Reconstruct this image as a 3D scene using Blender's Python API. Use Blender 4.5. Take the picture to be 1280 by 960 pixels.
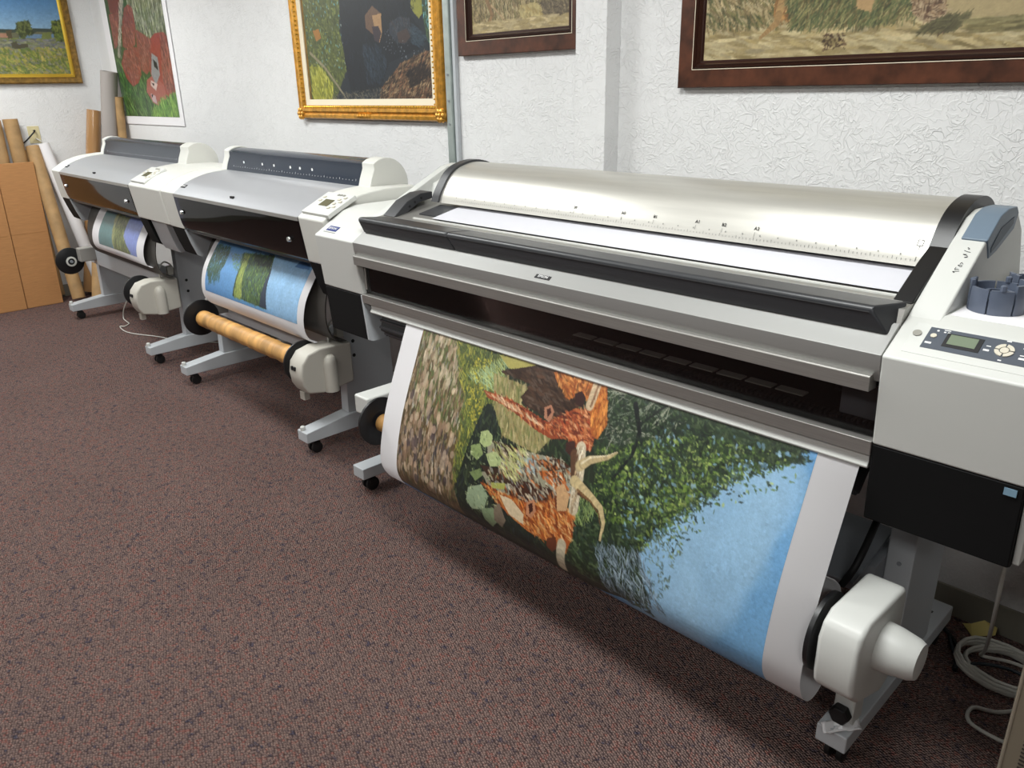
import bpy, bmesh, math, random
import numpy as np
from mathutils import Vector, Matrix
C = bpy.context.scene
for o in list(bpy.data.objects): bpy.data.objects.remove(o)
COL = C.collection
# ---------------- camera ----------------
cam = bpy.data.cameras.new('camera'); camo = bpy.data.objects.new('camera', cam); COL.objects.link(camo)
cam.sensor_width = 36.0; cam.lens = 36.0*980/1280; cam.clip_start = .05
camo.matrix_world = Matrix(((0.696138,-0.24152,0.676063,0),(0.717663,0.258716,-0.646549,0),(-0.018754,0.935272,0.353432,1.6),(0,0,0,1)))
C.camera = camo
# ---------------- world, exposure, ceiling lights ----------------
w = bpy.data.worlds.new('world'); C.world = w; w.use_nodes = True
w.node_tree.nodes['Background'].inputs[0].default_value = (.85,.92,1,1)
w.node_tree.nodes['Background'].inputs[1].default_value = .3
C.view_settings.view_transform = 'Standard'; C.view_settings.look = 'None'; C.view_settings.gamma = 1
C.view_settings.exposure = 0.0; C.view_settings.use_curve_mapping = False
CEIL = 2.78
LIGHTS = [(-6.2,1.0),(-6.2,-1.3),(-3.6,1.0),(-3.6,-1.3),(-1.0,.9),(-1.0,-1.3),(1.4,-1.3)]
LPOWER = 44
for i,(x,y) in enumerate(LIGHTS):
    ld = bpy.data.lights.new('troffer_light','AREA'); ld.shape='RECTANGLE'; ld.size=1.15; ld.size_y=.55
    ld.energy = LPOWER*(1 if y>0 else .5); ld.color=(.97,1,.985)
    lo = bpy.data.objects.new('troffer_light',ld); lo.location=(x,y,CEIL-.03); COL.objects.link(lo)

# ---------------- helpers ----------------
def s2l(c):
    c=np.asarray(c,float)/255.
    return np.where(c<=.04045,c/12.92,((c+.055)/1.055)**2.4)
MATS={}
def mat(name,col,rough=.5,metal=0,var=0,vscale=30,bump=0,bscale=200,coat=0,emit=0,alpha=1,spec=.5,aniso=None):
    if name in MATS: return MATS[name]
    m=bpy.data.materials.new(name); m.use_nodes=True; n=m.node_tree.nodes; l=m.node_tree.links
    b=n['Principled BSDF']; c=(*s2l(col),1)
    b.inputs['Base Color'].default_value=c; b.inputs['Roughness'].default_value=rough; b.inputs['Metallic'].default_value=metal
    b.inputs['Coat Weight'].default_value=coat; b.inputs['Specular IOR Level'].default_value=spec
    if emit: b.inputs['Emission Color'].default_value=c; b.inputs['Emission Strength'].default_value=emit
    tc=n.new('ShaderNodeTexCoord')
    if var:
        t=n.new('ShaderNodeTexNoise'); t.inputs['Scale'].default_value=vscale; t.inputs['Detail'].default_value=5
        mp=n.new('ShaderNodeMapping'); l.new(tc.outputs['Object'],mp.inputs[0]); l.new(mp.outputs[0],t.inputs[0])
        if aniso: mp.inputs['Scale'].default_value=aniso
        r=n.new('ShaderNodeValToRGB'); l.new(t.outputs[0],r.inputs[0])
        r.color_ramp.elements[0].position=.3; r.color_ramp.elements[1].position=.7
        r.color_ramp.elements[0].color=(*s2l(np.clip(np.array(col)*(1-var),0,255)),1); r.color_ramp.elements[1].color=(*s2l(np.clip(np.array(col)*(1+var),0,255)),1)
        l.new(r.outputs[0],b.inputs['Base Color'])
    if bump:
        t=n.new('ShaderNodeTexNoise'); t.inputs['Scale'].default_value=bscale; t.inputs['Detail'].default_value=3
        l.new(tc.outputs['Object'],t.inputs[0]); bp=n.new('ShaderNodeBump'); bp.inputs['Strength'].default_value=bump; bp.inputs['Distance'].default_value=.002
        l.new(t.outputs[0],bp.inputs['Height']); l.new(bp.outputs[0],b.inputs['Normal'])
    if alpha<1:
        # smoky pane: tinted see-through mixed with a sharp reflection
        out=n['Material Output']; tr=n.new('ShaderNodeBsdfTransparent'); tr.inputs[0].default_value=(*s2l(col),1)
        gl=n.new('ShaderNodeBsdfGlossy'); gl.inputs['Roughness'].default_value=rough; gl.inputs['Color'].default_value=(1,1,1,1)
        fr=n.new('ShaderNodeFresnel'); fr.inputs[0].default_value=1.28
        mx=n.new('ShaderNodeMixShader'); l.new(fr.outputs[0],mx.inputs[0]); l.new(tr.outputs[0],mx.inputs[1]); l.new(gl.outputs[0],mx.inputs[2]); l.new(mx.outputs[0],out.inputs[0])
    MATS[name]=m; return m
ORG={}
def lnk(o,parent,loc=(0,0,0)):
    COL.objects.link(o)
    if parent is not None: o.parent=parent; ORG[o.name]=ORG.get(parent.name,Vector((0,0,0)))
    else: ORG[o.name]=Vector(loc); o.location=loc
    return o
def tag(o,label,cat,group=None,kind=None):
    o['label']=label; o['category']=cat
    if group: o['group']=group
    if kind: o['kind']=kind
    return o
def thing(name,loc,label,cat,group=None):
    o=bpy.data.objects.new(name,None); o.empty_display_size=.05; lnk(o,None,loc); return tag(o,label,cat,group)
def mob(name,V,F,m,parent=None,smooth=None,bevel=0,seg=2,loc=None,label=None,solid=0):
    """mesh object from world-space vertices"""
    me=bpy.data.meshes.new(name); V=[tuple(v) for v in V]
    if parent is not None: org=ORG.get(parent.name,Vector((0,0,0)))
    else:
        if loc is None:
            a=np.array(V); loc=(float((a[:,0].min()+a[:,0].max())/2),float((a[:,1].min()+a[:,1].max())/2),float(a[:,2].min()))
        org=Vector(loc)
    me.from_pydata([(v[0]-org[0],v[1]-org[1],v[2]-org[2]) for v in V],[],F); me.materials.append(m)
    bm=bmesh.new(); bm.from_mesh(me); bmesh.ops.recalc_face_normals(bm,faces=bm.faces); bm.to_mesh(me); bm.free()
    if smooth is not None:
        for p in me.polygons: p.use_smooth=True
        me.set_sharp_from_angle(angle=math.radians(smooth))
    o=bpy.data.objects.new(name,me); lnk(o,parent,tuple(org) if parent is None else (0,0,0))
    if solid:
        s=o.modifiers.new('solid','SOLIDIFY'); s.thickness=solid; s.offset=0
    if bevel:
        b=o.modifiers.new('bevel','BEVEL'); b.width=bevel; b.segments=seg; b.limit_method='ANGLE'; b.angle_limit=math.radians(35); b.harden_normals=True
        for p in me.polygons: p.use_smooth=True
    if label: o['label']=label
    return o
class MB:
    """collects simple shapes into one mesh"""
    def __init__(s): s.V=[]; s.F=[]
    def add(s,V,F): k=len(s.V); s.V+=[tuple(v) for v in V]; s.F+=[tuple(i+k for i in f) for f in F]; return s
    def box(s,x0,x1,y0,y1,z0,z1):
        return s.add([(x0,y0,z0),(x1,y0,z0),(x1,y1,z0),(x0,y1,z0),(x0,y0,z1),(x1,y0,z1),(x1,y1,z1),(x0,y1,z1)],[(0,3,2,1),(4,5,6,7),(0,1,5,4),(1,2,6,5),(2,3,7,6),(3,0,4,7)])
    def prism(s,prof,x0,x1):
        n=len(prof); V=[(x0,y,z) for y,z in prof]+[(x1,y,z) for y,z in prof]
        return s.add(V,[tuple(range(n))[::-1],tuple(range(n,2*n))]+[(i,(i+1)%n,(i+1)%n+n,i+n) for i in range(n)])
    def prismz(s,prof,z0,z1):
        n=len(prof); V=[(x,y,z0) for x,y in prof]+[(x,y,z1) for x,y in prof]
        return s.add(V,[tuple(range(n))[::-1],tuple(range(n,2*n))]+[(i,(i+1)%n,(i+1)%n+n,i+n) for i in range(n)])
    def lathe(s,prof,c,axis='x',n=24,cap=True):
        """prof = [(t,r)] along axis from centre c"""
        k=[]; V=[]
        for t,r in prof:
            for i in range(n):
                a=2*math.pi*i/n; u,v=r*math.cos(a),r*math.sin(a)
                V.append({'x':(c[0]+t,c[1]+u,c[2]+v),'y':(c[0]+u,c[1]+t,c[2]+v),'z':(c[0]+u,c[1]+v,c[2]+t)}[axis])
        F=[]
        for j in range(len(prof)-1):
            for i in range(n): F.append((j*n+i,j*n+(i+1)%n,(j+1)*n+(i+1)%n,(j+1)*n+i))
        if cap: F.append(tuple(range(n))); F.append(tuple(range((len(prof)-1)*n,len(prof)*n))[::-1])
        return s.add(V,F)
    def tube(s,P,r,n=8,closed=False,r1=None):
        P=[Vector(p) for p in P]; m=len(P); V=[]; up=None
        for i,p in enumerate(P):
            if closed: d=P[(i+1)%m]-P[i-1]
            else: d=P[min(i+1,m-1)]-P[max(i-1,0)]
            d.normalize()
            if up is None:
                up=d.cross(Vector((0,0,1)))
                if up.length<.1: up=d.cross(Vector((1,0,0)))
            else: up=up-d*up.dot(d)
            up.normalize(); v=d.cross(up); rr=r if r1 is None else r+(r1-r)*i/(m-1)
            for k in range(n):
                a=2*math.pi*k/n; V.append(p+up*(rr*math.cos(a))+v*(rr*math.sin(a)))
        F=[]
        for j in range(m if closed else m-1):
            for i in range(n): F.append((j*n+i,j*n+(i+1)%n,((j+1)%m)*n+(i+1)%n,((j+1)%m)*n+i))
        if not closed: F+= [tuple(range(n))[::-1],tuple(range((m-1)*n,m*n))]
        return s.add(V,F)
    def strip(s,prof,x0,x1):
        n=len(prof); return s.add([(x0,y,z) for y,z in prof]+[(x1,y,z) for y,z in prof],[(i,i+1,i+1+n,i+n) for i in range(n-1)])
    def mk(s,name,m,parent=None,**k): return mob(name,s.V,s.F,m,parent,**k)
def pr(name,prof,x0,x1,m,parent,bevel=0,**k): return MB().prism(prof,x0,x1).mk(name,m,parent,bevel=bevel,**k)
def bx(name,b,m,parent=None,bevel=0,**k): return MB().box(*b).mk(name,m,parent,bevel=bevel,**k)
def crv(pts,n=6):
    """smooth curve through points (Catmull-Rom)"""
    P=[np.array(p,float) for p in pts]; P=[2*P[0]-P[1]]+P+[2*P[-1]-P[-2]]; out=[]
    for i in range(1,len(P)-2):
        for k in range(n):
            t=k/n; a,b,c,d=P[i-1:i+3]
            out.append(tuple(.5*((2*b)+(c-a)*t+(2*a-5*b+4*c-d)*t*t+(3*b-a-3*c+d)*t**3)))
    out.append(tuple(P[-2])); return out
def arc(cy,cz,r,a0,a1,n=14,rz=None):
    rz=rz or r
    return [(cy+r*math.cos(math.radians(a0+(a1-a0)*i/n)),cz+rz*math.sin(math.radians(a0+(a1-a0)*i/n))) for i in range(n+1)]
def text(name,s,size,origin,ux,uy,m,parent,ext=.0004):
    """flat lettering at origin, ux = reading direction, uy = up direction"""
    cu=bpy.data.curves.new(name,'FONT'); cu.body=s; cu.size=size; cu.align_x='CENTER'; cu.align_y='CENTER'; cu.extrude=ext; cu.resolution_u=2
    t=bpy.data.objects.new(name,cu); COL.objects.link(t); bpy.context.view_layer.update()
    me=bpy.data.meshes.new_from_object(t.evaluated_get(bpy.context.evaluated_depsgraph_get())); bpy.data.objects.remove(t); bpy.data.curves.remove(cu)
    ux=Vector(ux).normalized(); uy=Vector(uy).normalized(); uz=ux.cross(uy)
    org=ORG.get(parent.name,Vector((0,0,0))); o_=Vector(origin)-org
    for v in me.vertices: v.co=o_+ux*v.co[0]+uy*v.co[1]+uz*(v.co[2]+.0006)
    me.materials.clear(); me.materials.append(m); me.name=name
    o=bpy.data.objects.new(name,me); return lnk(o,parent)
# ---------------- painter: pictures as colour data on fine meshes ----------------
def inside(P,X,Y):
    c=np.zeros(X.shape,bool); n=len(P)
    for i in range(n):
        x0,y0=P[i]; x1,y1=P[i-1]
        if y0==y1: continue
        c^=((Y<y0)!=(Y<y1))&(X<(x1-x0)*(Y-y0)/(y1-y0)+x0)
    return c
def paint(ops,W,H,cell,base,seed=1,kn=1,kl=1,kw=1,sat=1,gain=1):
    rng=np.random.RandomState(seed); nx=int(W/cell)+1; ny=int(H/cell)+1
    A=np.zeros((ny,nx,3)); A[:]=base; xs=np.arange(nx)*cell; ys=np.arange(ny)*cell
    def box_(x0,x1,y0,y1):
        return max(0,int(x0/cell)),min(nx,int(x1/cell)+2),max(0,int(y0/cell)),min(ny,int(y1/cell)+2)
    def stroke(cx,cy,L,Wd,a,col,al=.92):
        r=max(L,Wd)/2+cell; i0,i1,j0,j1=box_(cx-r,cx+r,cy-r,cy+r)
        if i0>=i1 or j0>=j1: return
        X=xs[i0:i1][None,:]-cx; Y=ys[j0:j1][:,None]-cy; ca,sa=math.cos(a),math.sin(a)
        d=((X*ca+Y*sa)/(L/2))**2+((Y*ca-X*sa)/(max(Wd,cell*1.1)/2))**2
        k=np.clip((1.15-d)*2.5,0,1)[...,None]*al; A[j0:j1,i0:i1]=A[j0:j1,i0:i1]*(1-k)+np.array(col)*k
    for o in ops:
        P=[(p[0]/1000,p[1]/1000) for p in o[1]]
        if o[0]=='ln':
            w0,w1,col=o[2:5]; n=0; tot=sum(math.dist(P[i],P[i+1]) for i in range(len(P)-1)); acc=0
            for i in range(len(P)-1):
                L=math.dist(P[i],P[i+1]); m=max(2,int(L/.004))
                for k in range(m):
                    t=k/m; f=(acc+L*t)/tot; wd=w0+(w1-w0)*f; stroke(P[i][0]+(P[i+1][0]-P[i][0])*t,P[i][1]+(P[i+1][1]-P[i][1])*t,wd,wd,0,np.array(col)*(1+.06*rng.randn()))
                acc+=L
            continue
        a=np.array(P); x0,y0=a.min(0); x1,y1=a.max(0)
        if o[0]=='grad':
            c=[np.array(v,float) for v in o[2]]; u=(xs[None,:,None]-x0)/(x1-x0); v=(ys[:,None,None]-y0)/(y1-y0); u=np.clip(u,0,1); v=np.clip(v,0,1)
            A[:]=(c[0]*(1-u)+c[1]*u)*(1-v)+(c[3]*(1-u)+c[2]*u)*v
        elif o[0]=='poly':
            i0,i1,j0,j1=box_(x0,x1,y0,y1)
            if i0>=i1 or j0>=j1: continue
            X,Y=np.meshgrid(xs[i0:i1],ys[j0:j1]); A[j0:j1,i0:i1][inside(P,X,Y)]=o[2]
        elif o[0]=='st':
            n,pal,L,Wd,ang,jit=o[2:8]; k=0; tries=0; al=o[8] if len(o)>8 else .68
            if al>.5: n=int(n*kn); L*=kl; Wd*=kw
            while k<n and tries<n*12:
                tries+=1; x=rng.uniform(x0,x1); y=rng.uniform(y0,y1)
                if not inside(P,np.array([x]),np.array([y]))[0]: continue
                k+=1
                if x<-.1 or x>W+.1 or y<-.1 or y>H+.1: continue
                stroke(x,y,L*rng.uniform(.5,1.3),Wd*rng.uniform(.6,1.3),math.radians(ang+rng.uniform(-jit,jit)),np.array(pal[rng.randint(len(pal))])*(1+.10*rng.randn()),al)
    for q,am in ((1,.02),(3,.02)):
        N=rng.randn(ny//q+2,nx//q+2).repeat(q,0).repeat(q,1)[:ny,:nx]; A*=(1+am*kn*.4*N)[...,None] if kn>1 else 1
    lum=A@np.array([.3,.6,.1]); A=(lum[...,None]*(1-sat)+A*sat)*gain
    return np.clip(A,0,255)
PICM=None
def picmat(rough=.45):
    k='picture_%g'%rough
    if k in MATS: return MATS[k]
    m=bpy.data.materials.new(k); m.use_nodes=True; n=m.node_tree.nodes; l=m.node_tree.links
    a=n.new('ShaderNodeAttribute'); a.attribute_name='paint'; b=n['Principled BSDF']; b.inputs['Roughness'].default_value=rough
    t=n.new('ShaderNodeTexNoise'); t.inputs['Scale'].default_value=900; mx=n.new('ShaderNodeMix'); mx.data_type='RGBA'; mx.blend_type='OVERLAY'; mx.inputs[0].default_value=.12
    l.new(a.outputs['Color'],mx.inputs[6]); l.new(t.outputs['Color'],mx.inputs[7]); l.new(mx.outputs[2],b.inputs['Base Color'])
    MATS[k]=m; return m
def picture(name,A,cell,pos,rect,parent,rough=.45,flip=False):
    """A canvas, pos(u,v)->world arrays, rect=(u0,u1,v0,v1)"""
    ny,nx,_=A.shape; u=np.arange(nx)*cell; v=np.arange(ny)*cell
    u=np.clip(u,rect[0],rect[1]); v=np.clip(v,rect[2],rect[3])
    U,V=np.meshgrid(u,v); P=pos(U,V).reshape(-1,3)
    i0=max(0,int(rect[0]/cell)); i1=min(nx-1,int(math.ceil(rect[1]/cell))); j0=max(0,int(rect[2]/cell)); j1=min(ny-1,int(math.ceil(rect[3]/cell)))
    idx=np.arange(nx*ny).reshape(ny,nx)[j0:j1+1,i0:i1+1]; sel=idx.ravel(); P=P[sel]; Cc=A.reshape(-1,3)[sel]
    h,w_=idx.shape; g=np.arange(h*w_).reshape(h,w_)
    Q=np.stack([g[:-1,:-1],g[:-1,1:],g[1:,1:],g[1:,:-1]],-1).reshape(-1,4)
    if not flip: Q=Q[:,::-1]
    org=np.array(ORG.get(parent.name,Vector((0,0,0)))); P=P-org
    me=bpy.data.meshes.new(name); me.vertices.add(len(P)); me.vertices.foreach_set('co',P.ravel().astype(np.float32))
    me.loops.add(Q.size); me.loops.foreach_set('vertex_index',Q.ravel().astype(np.int32))
    me.polygons.add(len(Q)); me.polygons.foreach_set('loop_start',(np.arange(len(Q))*4).astype(np.int32)); me.polygons.foreach_set('use_smooth',np.ones(len(Q),bool)) 
    me.update(calc_edges=True)
    at=me.color_attributes.new('paint','FLOAT_COLOR','POINT'); rgba=np.ones((len(P),4),np.float32); rgba[:,:3]=s2l(Cc); at.data.foreach_set('color',rgba.ravel())
    me.materials.append(picmat(rough)); o=bpy.data.objects.new(name,me); return lnk(o,parent)
def along(prof,off=0):
    """arc-length map of a yz polyline, pushed off by `off` towards the viewer side"""
    p=np.array(crv(prof,5)); seg=np.r_[0,np.cumsum(np.hypot(*np.diff(p,axis=0).T))]
    t=np.gradient(p,axis=0); nrm=np.stack([t[:,1],-t[:,0]],1); nrm/=np.hypot(nrm[:,0],nrm[:,1])[:,None]; q=p+nrm*off
    return lambda s:(np.interp(s,seg,q[:,0]),np.interp(s,seg,q[:,1]))
ART={
 'big':[
  ('grad',[[111,58],[1550,82],[1540,671],[-49,734]],[(88,146,200),(96,156,210),(120,176,222),(78,136,194)]),
  ('st',[[1164,654],[1212,383],[1395,161],[1496,157],[1400,476],[1264,734]],500,[(146,188,222),(132,180,220),(156,198,228)],0.22,0.12,80,30,0.1),
  ('poly',[[77,57],[1087,74],[1174,278],[1132,392],[1200,606],[849,734],[439,673],[15,647]],(42,50,36)),
  ('st',[[77,57],[1087,74],[1132,392],[1200,606],[849,734],[439,673],[15,647]],500,[(38,52,34),(50,70,42),(30,40,30),(64,84,50),(76,92,62),(44,56,50)],0.05,0.012,60,60),
  ('poly',[[908,52],[1220,38],[1500,75],[1485,122],[1370,149],[1296,267],[1245,328],[1193,402],[1146,477],[1216,598],[1068,609],[935,593],[934,443],[1007,232]],(40,56,36)),
  ('st',[[908,52],[1220,38],[1510,76],[1433,149],[1299,276],[1247,337],[1158,472],[1218,650],[885,618],[934,443],[1007,232]],1000,[(38,52,34),(50,70,42),(30,40,30),(64,84,50),(76,92,62),(44,56,50),(90,110,70),(58,78,60)],0.035,0.011,40,70),
  ('st',[[942,252],[1207,138],[1338,150],[1290,248],[1245,328],[1117,409],[1001,442]],520,[(110,140,52),(140,160,72),(84,112,42),(160,176,92),(98,128,60),(60,86,40)],0.026,0.011,30,70),
  ('st',[[1182,135],[1419,104],[1526,99],[1365,202],[1272,339],[1158,472],[1114,399]],420,[(110,140,52),(140,160,72),(84,112,42),(160,176,92),(98,128,60),(60,86,40),(38,52,34),(50,70,42),(30,40,30),(64,84,50),(76,92,62),(44,56,50),(38,52,34),(50,70,42),(30,40,30),(64,84,50),(76,92,62),(44,56,50)],0.024,0.009,30,70),
  ('st',[[1369,79],[1510,76],[1528,104],[1433,149]],120,[(38,52,34),(50,70,42),(30,40,30),(64,84,50),(76,92,62),(44,56,50)],0.022,0.008,20,70),
  ('st',[[910,75],[1133,62],[1182,135],[981,240]],50,[(160,160,140),(130,140,120),(120,130,110)],0.09,0.003,-40,50),
  ('ln',[[1030,101],[1066,169],[1063,237],[1021,319]],0.016,0.008,(26,30,30)),
  ('ln',[[1060,149],[1117,88],[1144,59]],0.01,0.006,(30,34,32)),
  ('st',[[1015,507],[1158,472],[1255,603],[1059,635]],190,[(130,150,166),(92,112,124),(160,180,196),(60,76,76)],0.05,0.006,60,40),
  ('st',[[1153,451],[1287,312],[1277,444],[1242,598]],60,[(90,110,100),(110,130,110),(70,90,80)],0.02,0.007,50,60),
  ('st',[[1124,108],[1497,99],[1331,234],[1218,403],[1105,471],[1047,355]],60,[(120,160,190),(140,176,204),(100,140,170)],0.022,0.012,40,60),
  ('st',[[938,114],[1192,89],[1301,141],[1132,370],[1001,442],[929,256]],260,[(36,50,34),(48,66,44),(30,40,34)],0.03,0.012,50,60),
  ('st',[[1184,372],[1284,229],[1428,131],[1518,102],[1513,151],[1349,289],[1255,453]],70,[(38,52,34),(50,70,42),(30,40,30),(64,84,50),(76,92,62),(44,56,50),(110,140,52),(140,160,72),(84,112,42),(160,176,92),(98,128,60),(60,86,40)],0.018,0.008,30,60),
  ('st',[[903,359],[996,420],[965,479],[919,473]],50,[(150,170,90),(120,150,90)],0.04,0.004,70,40),
  ('poly',[[86,72],[320,61],[448,124],[454,253],[422,413],[418,560],[454,648],[15,647]],(98,80,54)),
  ('st',[[93,71],[320,61],[448,124],[454,253],[422,413],[418,560],[454,648],[31,640]],900,[(120,95,62),(140,112,78),(80,72,46),(92,100,56),(158,134,100),(66,58,46),(104,84,52),(120,86,50)],0.045,0.011,86,16),
  ('st',[[98,81],[279,70],[422,130],[415,263],[393,371],[147,357]],260,[(88,108,56),(112,130,66),(70,84,44),(130,134,84)],0.04,0.009,86,20),
  ('st',[[104,96],[287,89],[388,270],[395,422],[385,595],[73,592]],110,[(196,172,146),(186,160,136),(208,196,176),(150,146,140)],0.05,0.01,88,14),
  ('st',[[83,429],[364,421],[401,589],[73,592]],90,[(168,140,112),(190,166,140),(70,66,70),(126,104,80)],0.05,0.013,88,14),
  ('st',[[65,324],[167,190],[409,417],[397,615],[92,585]],46,[(190,158,130),(206,180,150),(150,118,92),(84,70,72)],0.065,0.03,88,14),
  ('st',[[123,81],[279,70],[350,250],[160,256]],24,[(176,150,120),(200,180,150)],0.06,0.024,88,14),
  ('poly',[[279,70],[506,91],[534,202],[484,334],[424,495],[418,539],[401,267]],(84,92,48)),
  ('st',[[262,68],[517,84],[546,199],[497,330],[432,534],[404,544],[388,270]],520,[(120,132,52),(150,152,62),(88,104,44),(168,160,56),(58,74,40),(80,96,60)],0.04,0.008,70,40),
  ('st',[[375,121],[484,106],[493,242],[444,346],[391,239]],70,[(206,186,50),(190,176,60)],0.012,0.01,0,60),
  ('st',[[369,183],[531,86],[534,202]],60,[(150,180,140),(176,190,120)],0.07,0.004,40,30),
  ('poly',[[493,242],[714,267],[817,437],[849,734],[454,648],[425,536],[472,298]],(36,44,36)),
  ('st',[[493,242],[714,267],[817,437],[849,734],[454,648],[425,536],[472,298]],260,[(30,38,34),(50,60,40),(60,74,50),(44,54,56)],0.05,0.012,70,50),
  ('poly',[[485,145],[648,153],[629,206],[787,264],[737,334],[591,322],[522,244]],(150,140,84)),
  ('st',[[485,145],[648,153],[629,206],[787,264],[737,334],[591,322],[522,244]],200,[(170,154,104),(126,124,70),(186,170,120),(104,116,60),(150,130,80)],0.05,0.009,70,20),
  ('poly',[[490,85],[644,74],[652,96],[543,117]],(170,160,80)),
  ('poly',[[508,135],[579,108],[647,83],[741,70],[849,111],[845,165],[792,212],[722,218],[642,207],[622,188],[651,143],[563,136]],(58,38,28)),
  ('st',[[521,132],[741,70],[849,111],[835,168],[791,208],[720,214],[639,198],[651,143]],150,[(70,48,34),(48,32,24),(84,56,40),(96,78,66)],0.05,0.014,20,25),
  ('poly',[[722,84],[801,74],[887,77],[887,141],[841,122],[805,149],[775,130],[746,110]],(182,98,40)),
  ('st',[[728,82],[801,74],[887,77],[887,141],[841,122],[791,144],[758,116]],110,[(206,120,50),(160,76,30),(226,150,76),(110,60,30)],0.035,0.011,60,40),
  ('poly',[[458,206],[535,206],[617,209],[699,224],[752,233],[789,204],[835,168],[891,153],[930,186],[930,265],[884,275],[838,257],[779,275],[714,267],[629,244],[558,230],[487,226]],(150,66,34)),
  ('st',[[481,211],[562,204],[752,233],[835,168],[891,153],[925,187],[924,262],[882,271],[838,257],[713,262],[629,244]],220,[(190,92,48),(122,46,26),(210,124,66),(164,62,32),(226,160,110),(90,36,24)],0.035,0.01,30,40),
  ('st',[[483,215],[564,211],[704,237],[759,253]],26,[(220,190,150),(200,150,110)],0.04,0.008,30,15),
  ('poly',[[869,88],[923,73],[958,178],[939,227],[917,225],[889,162]],(176,88,34)),
  ('st',[[873,91],[924,74],[956,178],[939,225],[906,193]],100,[(206,116,44),(150,66,26),(220,140,60)],0.04,0.011,85,25),
  ('poly',[[820,127],[844,112],[864,129],[860,157],[835,155]],(60,34,30)),
  ('poly',[[725,194],[747,179],[765,197],[758,231],[734,224]],(180,120,90)),
  ('poly',[[735,197],[747,189],[755,201],[747,220]],(70,34,28)),
  ('poly',[[837,267],[865,254],[879,281],[866,301],[844,292]],(70,40,34)),
  ('ln',[[890,76],[887,119],[883,151]],0.03,0.028,(206,178,140)),
  ('ln',[[894,75],[892,117],[887,150]],0.008,0.008,(150,110,80)),
  ('poly',[[533,354],[585,343],[689,340],[841,319],[906,343],[913,403],[867,447],[779,489],[679,497],[568,487],[534,458],[610,423],[546,394]],(150,146,120)),
  ('poly',[[552,348],[669,337],[672,388],[599,388]],(60,38,26)),
  ('poly',[[523,437],[610,423],[685,408],[669,451],[594,478]],(66,46,34)),
  ('poly',[[666,433],[765,418],[859,413],[883,441],[781,497],[666,501]],(72,40,28)),
  ('poly',[[743,351],[829,319],[879,330],[809,366]],(76,44,28)),
  ('poly',[[758,379],[852,352],[891,397],[839,406],[788,396]],(196,98,38)),
  ('poly',[[668,356],[743,351],[756,393],[685,408]],(150,168,170)),
  ('st',[[563,360],[841,319],[896,346],[903,406],[779,489],[566,477]],200,[(190,186,160),(80,50,34),(140,150,150),(200,110,50),(56,38,28),(214,200,170)],0.035,0.01,40,30),
  ('st',[[575,356],[712,333],[694,443],[612,432]],50,[(196,200,110),(170,176,110),(214,206,150)],0.05,0.008,30,20),
  ('poly',[[533,489],[624,492],[753,484],[865,438],[926,452],[932,523],[914,579],[867,570],[766,572],[688,552],[604,524]],(180,88,34)),
  ('st',[[547,489],[624,492],[753,484],[865,438],[926,452],[930,524],[911,576],[867,570],[766,572],[688,552],[604,524]],280,[(212,116,44),(150,66,26),(228,150,70),(190,96,40),(120,50,24),(236,186,120)],0.035,0.01,40,35),
  ('poly',[[626,501],[679,497],[736,524],[740,557],[675,547]],(220,196,156)),
  ('poly',[[741,484],[769,464],[783,497],[768,526],[746,520]],(196,130,90)),
  ('poly',[[750,488],[764,477],[772,499],[760,515]],(70,34,26)),
  ('poly',[[842,428],[869,408],[889,430],[876,462],[854,461]],(120,60,34)),
  ('poly',[[838,562],[870,543],[882,573],[862,597],[840,589]],(110,54,32)),
  ('poly',[[862,467],[897,454],[895,409],[867,383],[843,400]],(206,160,110)),
  ('ln',[[894,265],[907,316],[914,367],[918,446]],0.034,0.034,(212,196,164)),
  ('ln',[[878,290],[898,355],[919,383],[965,389]],0.03,0.024,(96,64,44)),
  ('st',[[882,271],[901,265],[918,366],[924,444],[911,449]],60,[(232,222,196),(180,150,110),(150,130,100)],0.03,0.005,88,10),
  ('ln',[[905,317],[934,290],[990,265],[1019,240]],0.032,0.006,(190,166,118)),
  ('ln',[[909,308],[933,283],[988,260],[1017,240]],0.008,0.003,(226,210,170)),
  ('ln',[[901,363],[964,385],[1008,404],[1028,440],[1027,495]],0.034,0.006,(202,178,126)),
  ('ln',[[919,383],[973,399],[1007,422],[1020,452]],0.008,0.004,(120,84,50)),
  ('ln',[[897,556],[887,658]],0.034,0.032,(206,192,160)),
  ('poly',[[496,336],[523,323],[551,334],[552,363],[527,379],[501,369]],(170,186,120)),
  ('poly',[[539,397],[575,377],[610,389],[608,414],[567,429]],(176,190,126)),
  ('poly',[[466,390],[504,373],[527,400],[506,427],[475,417]],(140,160,96)),
  ('poly',[[483,526],[542,496],[578,523],[565,575],[506,593],[478,571]],(150,170,132)),
  ('poly',[[550,575],[607,553],[634,585],[596,627],[564,608]],(130,150,110)),
  ('poly',[[480,476],[525,449],[543,465],[513,495]],(120,140,84)),
  ('poly',[[583,476],[644,458],[642,479],[590,491]],(170,172,80)),
  ('poly',[[608,542],[632,528],[664,573],[647,606],[613,593]],(126,110,90)),
  ('st',[[440,357],[588,313],[634,606],[484,602]],60,[(196,206,150),(110,130,80),(90,110,70)],0.022,0.006,40,60),
 ],
 'med':[
  ('grad',[[-34,74],[918,42],[1059,327],[48,318]],[(86,146,206),(120,170,220),(110,176,226),(84,146,212)]),
  ('poly',[[613,73],[789,66],[906,281],[714,315]],(150,190,226)),
  ('st',[[632,78],[876,50],[1019,314],[730,327]],160,[(140,186,226),(150,192,228),(120,174,222)],0.22,0.12,90,20,0.15),
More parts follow.
